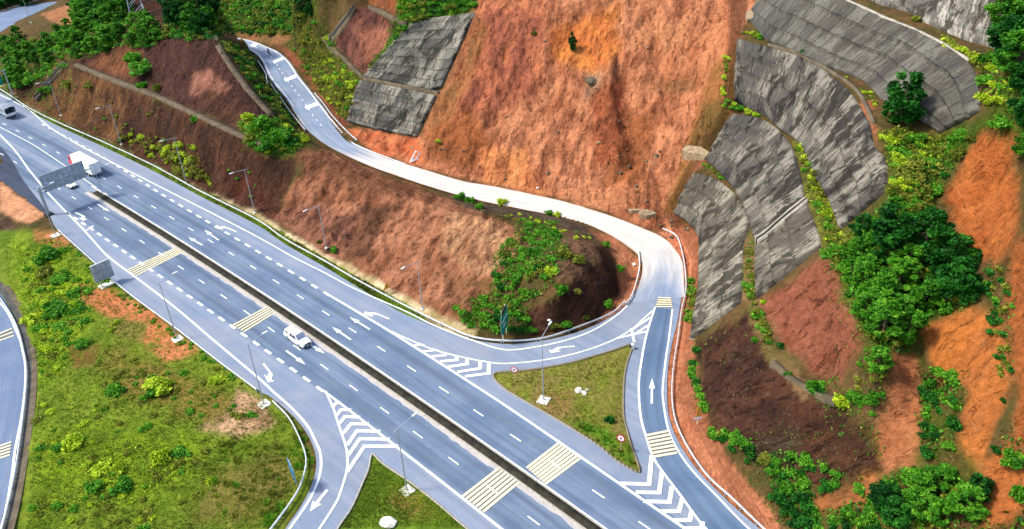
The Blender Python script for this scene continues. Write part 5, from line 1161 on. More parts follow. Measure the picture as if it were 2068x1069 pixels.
# white marker box at the island's top corner
P = px3(1277, 704, .1); r = empty('marker_post', P, 0, 'small white marker block with a dark plate at the top corner of the island', 'marker'); MB().box(-.3, .3, -.3, .3, 0, .9, .04, .04).build('block', mt_stone, r, .03); MB().box(-.5, -.31, -.3, .3, .35, .85).build('plate', mt_trim, r)
P = hits([280], [36])[0]; r = empty('electricity_pylon', P, R(20), 'foot of a grey lattice pylon on the wooded hilltop', 'pylon')
for sx in (-1, 1):
    for sy in (-1, 1): MB().tube((sx*2.0, sy*2.0, -.5), (sx*1., sy*1., 16), .16, .12, 6).build('leg', mt_galv, r)
for k in range(5):
    z0 = k*3.2; z1 = z0+3.2; a0 = 2-z0/16; a1 = 2-z1/16
    for sg in (-1, 1):
        MB().tube((-a0, sg*a0, z0), (a1, sg*a1, z1), .07, .07, 5).build('brace', mt_galv, r); MB().tube((sg*a0, -a0, z0), (sg*a1, a1, z1), .07, .07, 5).build('brace', mt_galv, r)
# ------------------------------------------------------------------ vegetation
def leaf_mat(name, dark, mid, light):
    mt, nt, bs = newmat(name); bs.inputs['Roughness'].default_value = .65; bs.inputs['Specular IOR Level'].default_value = .2
    t = attr(nt, 'tone').outputs['Fac']; oi = N_(nt, 'ShaderNodeObjectInfo').outputs['Random']
    f = math_(nt, 'ADD', t, math_(nt, 'MULTIPLY', math_(nt, 'SUBTRACT', oi, .5), .35))
    cr = N_(nt, 'ShaderNodeValToRGB'); L_(nt, f, cr.inputs[0]); e = cr.color_ramp.elements
    e[0].position = .05; e[0].color = (*dark, 1); e[1].position = .95; e[1].color = (*light, 1); k = e.new(.5); k.color = (*mid, 1)
    L_(nt, cr.outputs[0], bs.inputs['Base Color'])
    tr = N_(nt, 'ShaderNodeBsdfTranslucent'); L_(nt, cr.outputs[0], tr.inputs['Color']); mx = N_(nt, 'ShaderNodeMixShader'); mx.inputs[0].default_value = .3
    L_(nt, bs.outputs[0], mx.inputs[1]); L_(nt, tr.outputs[0], mx.inputs[2]); L_(nt, mx.outputs[0], nt.nodes['Material Output'].inputs['Surface']); return mt
KL = .8
LEAF = [leaf_mat('dark_green_leaves', alb((12,56,12), KL), alb((30,102,22), KL), alb((70,152,40), KL)), leaf_mat('fresh_green_leaves', alb((40,98,14), KL), alb((78,152,26), KL), alb((140,204,54), KL)),
        leaf_mat('yellow_green_leaves', alb((116,142,14), .85), alb((168,196,30), .9), alb((214,232,70), .95)), leaf_mat('olive_leaves', alb((80,92,22), KL), alb((124,136,38), KL), alb((170,172,66), KL))]
mt_bark = plain('grey_brown_bark', alb((110,92,72)), .9, var=.25, vscale=3)
def leaves(centers, nrm, size, seed, tone, long=1.6):
    g = np.random.default_rng(seed); n = len(centers)
    d = g.normal(size=(n, 3)); d[:, 2] = d[:, 2]*.6+.15; d += nrm*.3; d /= np.linalg.norm(d, axis=1)[:, None]
    u = g.normal(size=(n, 3)); u -= (u*d).sum(1)[:, None]*d*0; v = np.cross(d, u); v /= np.linalg.norm(v, axis=1)[:, None]+1e-9
    s = size*g.uniform(.6, 1.35, n)[:, None]
    a = d*s*long*.5; b = v*s*.42
    V = np.stack([centers-a, centers-a*.1+b, centers+a, centers-a*.1-b], 1).reshape(-1, 3)
    return V, np.arange(4*n).reshape(n, 4), np.repeat(tone, 4)
def blob_points(blobs, n, seed, shell=.55):
    g = np.random.default_rng(seed); w = np.array([b[3]**2 for b in blobs]); k = g.choice(len(blobs), n, p=w/w.sum()); B = np.array(blobs)[k]
    d = g.normal(size=(n, 3)); d /= np.linalg.norm(d, axis=1)[:, None]; r = shell+(1-shell)*g.random(n)**.6; r *= 1+.22*g.normal(size=n)*.5
    P = B[:, :3]+d*(B[:, 3]*r)[:, None]*np.array([1, 1, .85]); cl = np.random.default_rng(seed+9).uniform(-.22, .22, len(blobs))[k]
    return P, d, cl
def tone_mesh(name, V, F, T, mat):
    me = quads_mesh(name, V, F, mat); A = me.attributes.new('tone', 'FLOAT', 'POINT'); A.data.foreach_set('value', np.clip(T, 0, 1).astype(np.float32)); return me
def bush_mesh(seed, tone, n=620):
    g = np.random.default_rng(seed); blobs = [(0, 0, .35, .5)]
    for i in range(9): a = g.uniform(0, 6.28); r = g.uniform(.25, .8); blobs.append((r*math.cos(a), r*math.sin(a), g.uniform(.15, .62), g.uniform(.2, .42)))
    P, d, cl = blob_points(blobs, n, seed); keep = P[:, 2] > -.12; P, d, cl = P[keep], d[keep], cl[keep]
    t = .46+cl+g.normal(size=len(P))*.16
    return tone_mesh('shrub', *leaves(P, d, .19, seed+1, t), LEAF[tone])
def tuft_mesh(seed, tone, n=150):
    g = np.random.default_rng(seed); a = g.uniform(0, 6.28, n); r = g.random(n)**.5*.7; base = np.stack([r*np.cos(a), r*np.sin(a), 0*r], 1)
    ln = g.uniform(.35, .95, n)*(1-.45*r); out = np.stack([np.cos(a+g.normal(size=n)*.6), np.sin(a+g.normal(size=n)*.6), 0*a], 1)*(.2+.5*g.random(n))[:, None]
    tip = base+out*ln[:, None]+np.array([0, 0, 1])*ln[:, None]; w = np.stack([-np.sin(a), np.cos(a), 0*a], 1)*.035; md = base*.5+tip*.5+np.array([0, 0, .07])
    V = np.stack([base-w, md+w*1.3, tip, md-w*1.3], 1).reshape(-1, 3)
    return tone_mesh('grass_clump', V, np.arange(4*n).reshape(n, 4), np.repeat(g.normal(.55, .2, n), 4), LEAF[tone])
BUSH = [[bush_mesh(100+10*t+i, t) for i in range(4)] for t in range(4)]
TUFT = [[tuft_mesh(300+10*t+i, t) for i in range(3)] for t in range(4)]
def make_tree(seed, tone, n=3600):
    g = np.random.default_rng(seed); blobs = []
    for i in range(46):
        z = g.uniform(.1, .93); rm = .34*math.sin(math.pi*min(1, max(.06, (z-.02)/.98))**.8)**.7; a = g.uniform(0, 6.28); r = rm*g.random()**.45; blobs.append((r*math.cos(a), r*math.sin(a), z, g.uniform(.05, .115)))
    P, d, cl = blob_points(blobs, n, seed, .4); t = .45+cl+g.normal(size=n)*.15
    crown = tone_mesh('crown', *leaves(P, d, .052, seed+2, t), LEAF[tone])
    m_ = MB(); m_.tube((0, 0, -.05), (.01, .01, .4), .028, .018, 8); m_.tube((.01, .01, .4), (0, .02, .8), .018, .006, 6)
    for b in blobs[:9]: m_.tube((0, .01, .3+.3*g.random()), b[:3], .011, .004, 5)
    me = bpy.data.meshes.new('trunk'); me.from_pydata([tuple(map(float, v)) for v in m_.V], [], [tuple(f) for f in m_.F]); me.materials.append(mt_bark)
    return crown, me
TREE = [make_tree(500, 0), make_tree(511, 0), make_tree(522, 1), make_tree(533, 1)]
def off_road(P, mrg=1.2):
    x, y = P[:, 0], P[:, 1]; ok = ~((sdist(x, y, pave) > -mrg) & ~(sdist(x, y, isle) > .3))
    dmin = np.min(np.hypot(x[:, None]-rc[None, :, 0], y[:, None]-rc[None, :, 1])-rw[None], axis=1); return ok & (dmin > mrg)
SH = []
def shrub(P, rad, tone, label, cat='shrub', group=None, kind='shrub', zs=1., made=False):
    if any(math.hypot(P[0]-c_[0], P[1]-c_[1]) < 2.6 for c_ in CLEAR): return
    dist = math.dist(P, (0, 0, CH))
    if kind == 'shrub' and not made: SH.append((group is not None, -rad/dist, len(SH), (P, rad, tone, label, cat, group, kind, zs))); return
    me = random.choice((BUSH if kind == 'shrub' else TUFT)[tone]); o = link(bpy.data.objects.new(kind, me)); o.location = (P[0], P[1], P[2]-.06*rad); o.rotation_euler.z = random.uniform(0, 6.28)
    o.scale = (rad*random.uniform(.85, 1.15), rad*random.uniform(.85, 1.15), rad*zs*random.uniform(.8, 1.15)); return tag(o, label, cat, group)
def tree(P, h, k, label, group=None, wide=1.):
    r = empty('tree', P, random.uniform(0, 6.28), label, 'tree', group); c, t = TREE[k]
    for nm, me in (('crown', c), ('trunk', t)): o = link(bpy.data.objects.new(nm, me)); o.parent = r
    r.scale = (h*wide, h*wide, h); return r
def inside_px(poly, n):
    Pa = np.array(poly, float); out = []
    while len(out) < n:
        q = rng.uniform(Pa.min(0), Pa.max(0), (n*3, 2)); out += [tuple(v) for v in q[inpoly(q[:, 0], q[:, 1], Pa)]]
    return np.array(out[:n])
def scatter(poly, n, r0, r1, tones, label, group, kind='shrub', cat='shrub', zs=.85, mrg=1.2, sp=.75):
    q = inside_px(poly, n); P = hits(q[:, 0], q[:, 1]); ok = off_road(P, mrg); done = []
    for p, k in zip(P, ok):
        if not k: continue
        rad = r0+(r1-r0)*rng.random()**1.6
        if any((p[0]-a)**2+(p[1]-b)**2 < (sp*(rad+c)*.6)**2 for a, b, c in done): continue
        done.append((p[0], p[1], rad)); shrub(p, rad, int(rng.choice(tones)), label, cat, group, kind, zs)
def tree_scatter(poly, n, h0, h1, ks, label, group, wide=1.1, sp=2.):
    q = inside_px(poly, n); P = hits(q[:, 0], q[:, 1]); ok = off_road(P, 2.5); done = []
    for p, k in zip(P, ok):
        if not k or any((p[0]-a)**2+(p[1]-b)**2 < sp**2 for a, b in done): continue
        done.append(p[:2]); tree(p, rng.uniform(h0, h1), int(rng.choice(ks)), label, group, wide*rng.uniform(.85, 1.2))
def one(px_, py_, rpx, tone, label, kind='shrub', cat='shrub', zs=1.):
    P = hits([px_], [py_])[0]; d = (P-np.array([0, 0, CH]))@AF; shrub(P, 1.12*rpx*d/CF, tone, label, cat, None, kind, zs)
# wooded top of the left-hand hill
HT = [(0,92),(60,86),(105,66),(150,46),(230,40),(330,60),(345,75),(300,100),(250,92),(200,115),(150,120),(120,150),(70,165),(30,185),(0,165)]
tree_scatter(HT, 75, 3.0, 5.2, [2, 3, 2, 3], 'bushy green tree in the wood covering the left hilltop', 'trees on the left hilltop', 1.35, 2.4)
scatter(HT, 130, 1., 2.2, [1, 1, 1, 3, 0], 'shrub in the undergrowth of the left hilltop wood', 'shrubs on the left hilltop')
tree_scatter([(150,20),(260,5),(260,40),(160,55)], 26, 4, 6.5, [0, 2, 0, 3], 'dark tree at the back of the left hilltop', 'trees at the back of the hilltop', 1.2, 2.6)
tree_scatter([(340,0),(430,0),(440,60),(400,75),(340,50)], 30, 4, 6.5, [0, 0, 2, 1], 'dark tree beside the far end of the ramp', 'trees by the far ramp end', 1.2, 2.6)
scatter([(330,55),(425,65),(440,82),(380,85),(330,75)], 40, .9, 1.8, [1, 3, 0], 'shrub along the crest above the maroon slope', 'shrubs along the crest')
tree_scatter([(0,0),(80,-10),(60,12),(0,22)], 24, 5, 7.5, [0, 1, 0], 'very dark tree beyond the far road', 'trees beyond the far road', 1.2, 2.8)
scatter([(430,-20),(640,-20),(600,72),(440,68)], 190, 1.1, 2.3, [3, 3, 1, 1, 0], 'shrub on the far green slope behind the ramp', 'shrubs on the far slope', zs=.8)
tree_scatter([(590,-20),(690,-20),(670,30),(600,40)], 16, 3.5, 5.5, [0, 2, 1], 'tree on the ridge above the far slope', 'trees on the far ridge', 1.2, 2.6)
for a in [(108,60,'pale'),(60,52,'')]: pass
tree(hits([38], [82])[0], 5., 2, 'lone tall round tree in front of the far road')
# shrubs on the left hill
for a, b, r_, t, lb in [(275,122,18,1,'leafy shrub high on the orange-brown part of the left hill'),(294,145,24,1,'round green shrub in the middle of the maroon slope'),(287,178,13,1,'small green shrub just above the long berm'),(318,182,12,3,'small olive shrub right of the one above the berm'),(394,245,11,1,'small bright shrub growing on the berm near its right end'),(225,92,20,1,'shrub at the edge of the hilltop wood'),(182,176,12,3,'faint shrub under the left end of the berm'),(140,175,13,3,'olive shrub beside the black stepped drain'),(95,185,16,1,'dark green shrub near the left end of the guardrail'),(60,168,18,1,'shrub behind the cantilever post'),(235,238,8,3,'tiny olive weed on the lower cut slope'),(500,240,16,2,'yellowish shrub where the berm meets the ramp bank'),(525,258,24,1,'broad green shrub on the bank below the ramp'),(560,280,30,1,'large green shrub mass above the red slope beside the ramp'),(590,296,18,0,'dark green shrub at the right end of the ramp bank'),(545,300,20,1,'low shrub spilling over the top of the red slope'),(505,285,16,3,'olive shrub just below the long berm end')]: one(a, b, r_, t, lb)
scatter([(485,240),(550,240),(620,285),(590,310),(540,318),(490,290)], 46, .6, 1.5, [1, 1, 3, 2], 'shrub in the thicket between the berm and the ramp', 'thicket beside the ramp')
scatter([(445,85),(500,100),(545,150),(580,210),(600,255),(560,240),(500,160)], 110, .6, 1.6, [1, 3, 0, 3], 'shrub on the steep bank between the chute and the ramp', 'shrubs on the ramp bank')
scatter([(238,255),(330,285),(440,375),(430,385),(330,330),(240,290)], 60, .5, 1.3, [3, 2, 3], 'tall yellow-green weed at the foot of the dark cut slope', 'weeds at the foot of the left cut', zs=1.4)
scatter([(330,290),(390,290),(410,360),(360,360)], 26, .7, 1.5, [2, 3], 'tall yellow-green shrub around the third lamp', 'shrubs around the third lamp', zs=1.6)
scatter([(150,150),(420,270),(540,320),(540,420),(380,370),(150,250)], 26, .3, .8, [3, 1], 'small weed dotted over the dark left cut slope', 'weeds on the left cut')
scatter([(590,100),(640,35),(665,65),(700,135),(733,160),(704,240),(655,200),(610,135)], 170, .6, 1.7, [3, 2, 1, 3], 'shrub on the green spur left of the patchwork facing', 'shrubs on the green spur')
scatter([(800,-10),(970,-10),(955,22),(830,45),(795,95),(800,40)], 130, .8, 1.9, [1, 1, 0, 3], 'shrub above the upper edge of the patchwork facing', 'shrubs above the patchwork facing')
# mound
scatter([(1000,520),(1060,450),(1110,450),(1140,500),(1120,560),(1080,600),(1030,640),(1000,600)], 95, .5, 1.35, [1, 1, 0, 3, 1], 'shrub in the thicket on top of the round mound', 'thicket on the mound')
scatter([(915,625),(965,600),(1010,630),(1010,672),(950,662)], 34, .7, 1.3, [1, 1, 0], 'leafy shrub at the left foot of the mound', 'shrubs at the left foot of the mound')
scatter([(1025,625),(1065,630),(1075,665),(1050,678),(1025,675)], 22, .7, 1.3, [1, 0, 1], 'leafy shrub right of the edge-on green sign', 'shrubs by the green sign')
for a, b, r_, t, lb in [(1167,528,17,3,'olive tufted shrub on the brown shoulder of the mound'),(1110,555,18,2,'pale yellow-green shrub in front of the mound thicket'),(1133,588,15,1,'upright green shrub at the broken edge of the mound'),(1166,592,10,3,'small dull shrub hanging on the dark mound face'),(1125,478,14,1,'bright shrub at the back of the mound'),(1140,515,18,3,'olive shrub on the mound plateau'),(928,404,14,1,'bright shrub beside the ramp, left of a pair'),(948,408,13,1,'bright shrub beside the ramp, right of a pair'),(968,421,12,1,'low shrub on the strip below the ramp'),(1014,412,11,2,'yellowish shrub at the edge of the pale ramp'),(1108,432,10,1,'small shrub under the ramp edge above the mound'),(1125,436,8,2,'tiny yellowish shrub next to the ramp edge'),(1222,496,9,1,'shrub at the right rim of the mound'),(1252,545,12,1,'shrub in orange soil inside the bend'),(1228,618,12,1,'shrub low on the right of the mound'),(1140,658,14,1,'shrub at the foot of the mound by the guardrail'),(1122,662,10,3,'olive tuft at the foot of the mound'),(676,508,11,1,'single shrub on the gravel verge by the fifth lamp'),(645,490,6,3,'tiny weed on the gravel verge'),(1185,645,9,3,'dull shrub on the lower mound by the rail'),(1075,670,10,1,'low shrub between the thicket and the guardrail')]: one(a, b, r_, t, lb)
scatter([(1000,425),(1060,435),(1130,450),(1210,480),(1200,492),(1100,465),(1020,445)], 26, .3, .7, [3, 2, 1], 'low weed along the strip between the mound and the ramp', 'weeds along the ramp strip')
# landslide remains
for a, b, h_, k_, lb in [(1157,104,4.6,0,'single slim dark green sapling standing on the landslide')]: tree(hits([a], [b])[0], h_, k_, lb, None, .55)
one(1079, 70, 8, 3, 'small uprooted bush lying on the landslide'); one(885, 287, 6, 2, 'tiny green weed on the mud below the lower dark facing')
# right-hand benches
def bench(L, n, r0, r1, tones, lb, gp, jit=10):
    G = crom(np.array(L, float), 3.); i = rng.integers(0, len(G), n); q = G[i]+rng.normal(size=(n, 2))*jit*.5; P = hits(q[:, 0], q[:, 1])
    for p in P: shrub(p, r0+(r1-r0)*rng.random()**1.5, int(rng.choice(tones)), lb, 'shrub', gp, 'shrub', .9)
bench([(1612,300),(1640,350),(1655,400),(1668,440),(1685,475)], 46, .5, 1.3, [2, 3, 3, 1], 'yellow-green grass clump on the bench between second and third terraces', 'clumps on the second bench', 16)
bench([(1510,480),(1515,530),(1512,580),(1530,640),(1560,700)], 38, .4, .95, [3, 3, 1], 'dull shrub on the bench behind the lowest facing', 'clumps on the first bench', 12)
bench([(1424,335),(1450,352),(1475,375)], 14, .3, .7, [1, 3], 'small shrub on the ledge above the lowest facing', 'weeds above the lowest facing', 5)
bench([(1465,208),(1480,216),(1500,222),(1530,232)], 22, .5, .95, [1, 1, 2], 'bright green shrub on the ledge below the tall streaked facing', 'shrubs below the streaked facing', 8)
bench([(1470,110),(1466,150),(1462,190)], 16, .4, .8, [1, 3, 2], 'bright shrub hanging on the left edge of the tall streaked facing', 'shrubs on the broken edge', 8)
bench([(1500,64),(1530,72),(1560,80)], 16, .4, .85, [2, 3, 1], 'yellow-green weed at the lower left corner of the even grey facing', 'weeds under the even facing', 7)
bench([(1840,40),(1850,42)], 4, .6, 1., [3], 'olive tuft on the ledge under the highest facing', 'tufts under the highest facing', 4)
bench([(1910,85),(1945,105),(1975,130)], 22, .5, 1., [3, 2], 'olive weed at the right end of the highest ledge', 'weeds on the highest ledge', 9)
one(1625, 109, 10, 1, 'small bright bush on the ledge under the even grey facing'); one(1542, 614, 8, 2, 'small yellow weed at the lower corner of the short pale facing')
scatter([(1700,150),(1760,190),(1770,215),(1740,200)], 14, .3, .7, [3, 3, 2], 'dry weed on the ledge left of the round green tree', 'weeds left of the round tree')
# toe of the right-hand slope
bench([(1395,570),(1398,610),(1392,650)], 22, .5, 1.05, [1, 1, 3], 'green shrub between the ramp guardrail and the lowest facing', 'shrubs under the lowest facing', 9)
bench([(1404,705),(1396,730),(1400,752),(1408,790),(1420,830)], 26, .5, .95, [1, 1, 0], 'green shrub on the orange verge beside the dark soil slope', 'shrubs on the orange verge', 9)
bench([(1440,880),(1470,890),(1500,900),(1520,920),(1560,945)], 34, .5, 1.1, [1, 1, 0, 3], 'green shrub along the foot of the dark soil slope', 'shrubs at the foot of the dark slope', 12)
scatter([(1545,930),(1600,920),(1690,955),(1700,985),(1640,1000),(1560,990)], 50, .8, 1.5, [1, 0, 1], 'leafy shrub in the thicket at the bottom right', 'thicket at the bottom right')
scatter([(1565,1005),(1640,990),(1640,1060),(1580,1062)], 24, .9, 1.6, [0, 0, 1], 'dark round shrub in the bottom right corner thicket', 'dark shrubs at the bottom right')
scatter([(1640,1040),(1760,1000),(1800,1069),(1640,1075)], 36, .8, 1.5, [0, 1], 'low green shrub along the bottom edge at the right', 'shrubs along the bottom edge')
tree_scatter([(1770,985),(1850,960),(1930,960),(1980,1010),(1990,1069),(1780,1075)], 40, 2.6, 4.2, [2, 3, 0], 'leafy young tree in the grove at the bottom right', 'grove at the bottom right', 1.5, 1.7)
scatter([(1770,985),(1930,960),(1990,1069),(1780,1075)], 60, .8, 1.5, [1, 3, 1], 'shrub under the grove at the bottom right', 'undergrowth of the bottom grove')
scatter([(1860,740),(1930,745),(1930,850),(1915,920),(1855,920)], 70, .7, 1.5, [1, 0, 1], 'shrub in the green band between two orange slides', 'shrubs between the orange slides')
for a, b, r_, t, lb in [(1646,785,22,1,'round green shrub at the top of the dark soil slope'),(1655,795,16,0,'dark shrub beside the round one above the dark soil slope'),(1730,815,26,1,'broad green shrub right of the dark soil slope'),(1700,820,22,2,'yellowish spreading shrub on the dark slope rim'),(1762,812,16,1,'shrub at the edge of the narrow orange slide'),(1590,760,9,1,'small shrub on the path-like berm'),(1526,690,10,1,'small shrub at the top corner of the dark soil slope'),(1575,700,10,0,'small dark shrub under the red soil patch'),(1712,600,9,0,'small dark shrub on the red soil patch'),(1738,990,14,1,'lone shrub above the small orange scar'),(2012,910,12,0,'small dark shrub between two orange scars'),(2050,935,26,1,'green shrub at the right edge above the lowest scar'),(2060,1005,24,1,'green shrub at the right edge beside the lowest scar'),(2025,810,8,0,'tiny shrub on the orange slope at the right')]: one(a, b, r_, t, lb)
# dense growth between the facings and the orange slides
for a, b, h_, k_, w_, lb in [(1815,250,8.6,0,1.05,'round dark green tree standing in front of the even grey facing'),(1800,505,7,0,1.3,'tall dark tree in the thick of the right-hand wood'),(1865,510,6.5,1,1.3,'dark tree leaning over the big orange slide'),(1915,560,6.5,0,1.35,'dark tree at the right of the wood below the orange slide'),(1815,585,5,2,1.4,'brighter tree in the middle of the right-hand wood'),(1860,625,5.2,3,1.3,'bright tree at the lower rim of the wood'),(1770,610,5.2,3,1.3,'green tree on the left rim of the wood'),(1930,610,6.2,0,1.2,'small dark tree above the central orange slide'),(1780,680,5.6,2,1.25,'green tree above the narrow orange slide'),(1830,690,5,3,1.2,'small tree leaning over the narrow orange slide'),(1722,520,3.6,3,1.5,'small bright tree at the upper left rim of the wood'),(1748,565,4,2,1.5,'small bright tree on the left rim, above the red soil patch'),(1745,640,3.6,3,1.4,'low bright tree right of the red soil patch'),(1772,745,3.4,2,1.3,'low bright tree at the top of the narrow orange slide')]: tree(hits([a], [b])[0], h_, k_, lb, None, w_)
WD = [(1740,460),(1800,420),(1850,410),(1940,520),(1965,600),(1860,650),(1800,700),(1750,680),(1720,600),(1690,520)]
tree_scatter(WD, 34, 2.6, 4.4, [2, 3, 2, 3, 0], 'tree in the dense wood left of the orange slides', 'trees of the right-hand wood', 1.4, 2.)
scatter(WD, 120, .8, 1.9, [0, 1, 1, 3], 'shrub in the dense wood left of the orange slides', 'shrubs of the right-hand wood')
scatter([(1775,270),(1880,275),(1925,290),(1880,350),(1850,420),(1800,400),(1800,330)], 120, .7, 1.7, [3, 2, 3, 1], 'olive shrub on the slope below the round green tree', 'olive shrubs below the round tree')
scatter([(1800,400),(1860,340),(1930,280),(2010,240),(2040,262),(1980,270),(1920,340),(1880,400),(1860,440)], 110, .8, 1.8, [1, 1, 0, 3], 'green shrub on the ridge curving above the big orange slide', 'shrubs on the curving ridge')
scatter([(1660,480),(1730,470),(1760,520),(1740,600),(1700,560),(1670,520)], 60, .6, 1.4, [3, 1, 3, 2], 'olive shrub above the red soil patch', 'shrubs above the red patch')
scatter([(1975,130),(2020,110),(2068,110),(2068,230),(2000,230),(1975,190)], 80, .9, 1.9, [3, 1, 1, 2], 'shrub right of the even grey facing', 'shrubs right of the even facing')
tree_scatter([(2020,40),(2075,40),(2075,330),(2045,300),(2030,180)], 30, 4, 6.5, [0, 2, 1], 'tree at the right edge of the picture above the orange slide', 'trees at the right edge', 1.3, 2.2)
scatter([(1985,530),(2030,550),(2050,620),(2020,640),(1990,600)], 34, .5, 1.2, [0, 3, 1], 'shrub in the cleft between two orange slides', 'shrubs in the cleft')
scatter([(2010,620),(2040,700),(2045,760),(2020,760),(2000,680)], 26, .5, 1.1, [3, 0], 'dull shrub hanging below the cleft', 'shrubs below the cleft')
scatter([(1740,720),(1790,720),(1790,790),(1760,850),(1730,780)], 34, .5, 1.2, [1, 3], 'shrub left of the narrow orange slide', 'shrubs left of the narrow slide')
# the grassy field at the lower left
for a, b, r_, t, lb in [(330,782,34,2,'big bright yellow-green clump in the field'),(305,795,18,1,'greener clump left of the big bright clump'),(437,772,18,2,'bright yellow-green clump beside the straight guardrail'),(455,768,9,2,'small pale clump close to the guardrail'),(145,900,26,2,'long bright yellow clump alone in the lower field'),(120,905,14,1,'green clump left of the long bright one'),(205,950,24,2,'bright clump in the lower middle of the field'),(240,950,22,2,'yellow-green clump just right of its twin in the lower field'),(330,925,28,2,'broad pale green clump right in the lower field'),(365,918,22,1,'green clump at the right end of the broad pale clump'),(250,985,26,1,'green clump below the bright pair in the lower field'),(185,990,20,1,'dark green clump left below the bright pair'),(235,790,22,1,'green clump above the middle of the field'),(100,520,26,1,'green shrub near the top of the field'),(125,565,20,1,'dark green shrub in the upper field'),(110,630,26,1,'large green shrub beside the loop road'),(150,595,16,1,'shrub at the left of the upper orange patch'),(60,650,18,2,'yellow-green shrub nearest the loop road'),(235,655,9,2,'small round yellow clump among the bare patches'),(225,668,9,2,'second small yellow clump below the round one'),(90,555,22,3,'olive shrub in the upper left of the field'),(175,650,12,1,'small shrub above the brown patch'),(170,700,16,1,'shrub on the brown bare patch'),(350,960,7,2,'tiny bright clump in the brown part of the field')]: one(a, b, r_*1., t, lb, 'shrub', 'plant', .75)
FLD = [(0,480),(120,480),(230,590),(340,665),(515,800),(590,860),(625,935),(590,1010),(540,1069),(45,1069),(60,900),(75,760),(60,660),(20,600)]
scatter([(30,500),(120,490),(190,580),(160,680),(120,760),(80,760),(65,650)], 110, .45, 1.5, [1, 1, 3, 2], 'weedy shrub on the left side of the field', 'weeds on the left of the field', 'shrub', 'plant', .6)
scatter([(60,820),(200,800),(420,880),(440,980),(300,1069),(45,1069)], 100, .35, 1., [2, 1, 3, 3], 'low weedy clump in the lower field', 'weeds in the lower field', 'shrub', 'plant', .5)
scatter([(180,700),(330,735),(520,820),(560,850),(400,850),(200,790)], 60, .35, .95, [1, 3, 3], 'low weedy clump in the middle of the field', 'weeds in the middle of the field', 'shrub', 'plant', .55)
scatter([(430,900),(600,880),(620,940),(560,1050),(400,1069),(420,980)], 70, .35, .9, [3, 1, 3], 'grassy tuft near the curved guardrail', 'tufts near the curved guardrail', 'grass_clump', 'grass', 1.)
scatter([(560,800),(605,850),(635,900),(630,950),(600,950),(590,870)], 40, .35, .8, [1, 1, 3], 'green tuft between the curved guardrail and the exit lane', 'tufts by the exit lane', 'grass_clump', 'grass', 1., .5)
scatter([(120,475),(230,570),(350,668),(520,792),(510,800),(340,680),(220,585),(115,485)], 60, .3, .7, [1, 3, 1], 'weed at the foot of the straight guardrail', 'weeds under the straight guardrail', 'shrub', 'plant', .6, .4)
scatter([(1160,850),(1220,870),(1285,940),(1230,915)], 30, .3, .75, [1, 1, 3], 'green tuft at the pointed end of the island', 'tufts on the island tip', 'grass_clump', 'grass', 1., .2)
one(1230, 850, 12, 0, 'dark green weed on the island near its right edge'); one(565, 1035, 14, 1, 'spiky pale clump at the bottom beside the curved guardrail', 'grass_clump', 'grass'); one(545, 1055, 18, 1, 'green spiky clump at the bottom left of the curved guardrail', 'grass_clump', 'grass')
# uncountable grass
def grass(polys_px, n, h0, h1, name='grass', mixw=(.1, .35, .25, .3), clump=.0, z=None):
    q = np.vstack([inside_px(p, int(n*w_)) for p, w_ in polys_px]); P = un3(np.c_[q, np.full(len(q), -.3)]); P[:, 2] = gsample(P[:, 0], P[:, 1])
    s, o = xy2so(P[:, :2]); d = sdist(P[:, 0], P[:, 1], pave_s); ok = (d < -.1) | (sdist(P[:, 0], P[:, 1], isle_s) > .35); P = P[ok]
    if clump: P = P[fbm(P[:, 0]/5, P[:, 1]/5, 4, 81) > clump-rng.random(len(P))*.35]
    N = len(P); k = 5; g = rng; a = g.uniform(0, 6.28, (N, k)); out = np.stack([np.cos(a), np.sin(a), 0*a], -1)
    hgt = (h0+(h1-h0)*g.random(N)**1.6*np.clip(.7+1.2*fbm(P[:, 0]/6, P[:, 1]/6, 3, 83), .3, 1.6))[:, None]*g.uniform(.6, 1.2, (N, k))
    base = P[:, None]+out*.1*g.random((N, k, 1)); tip = base+out*(hgt*.55)[..., None]; tip[..., 2] += hgt; w_ = np.stack([-np.sin(a), np.cos(a), 0*a], -1)*(.04+.05*hgt[..., None])
    md = base*.5+tip*.5; md[..., 2] += hgt*.1
    V = np.stack([base-w_, md+w_, tip, md-w_], 2).reshape(-1, 3); T = np.repeat(np.clip(.4+1.1*fbm(P[:, 0]/7, P[:, 1]/7, 4, 85)[:, None]+g.normal(size=(N, k))*.15, 0, 1).ravel(), 4)
    me = tone_mesh(name, V, np.arange(4*N*k).reshape(-1, 4), T, mt_grass); tag(link(bpy.data.objects.new(name, me)), kind='stuff')
mt_grass = leaf_mat('meadow_grass', alb((100,112,32), .8), alb((126,146,38), .85), alb((162,190,52), .9))
grass([(FLD, 1.)], 15000, .12, .42, clump=.0)
grass([([(751,916),(774,936),(824,970),(879,1012),(944,1067),(690,1069),(712,1025),(730,978),(743,947)], .55), (ISLE, .45)], 7000, .08, .28)
grass([([(0,178),(60,218),(127,250),(216,289),(313,336),(404,386),(518,443),(662,530),(828,624),(860,648),(727,588),(576,497),(404,400),(216,304),(60,229),(0,188)], 1.)], 6000, .25, .7)
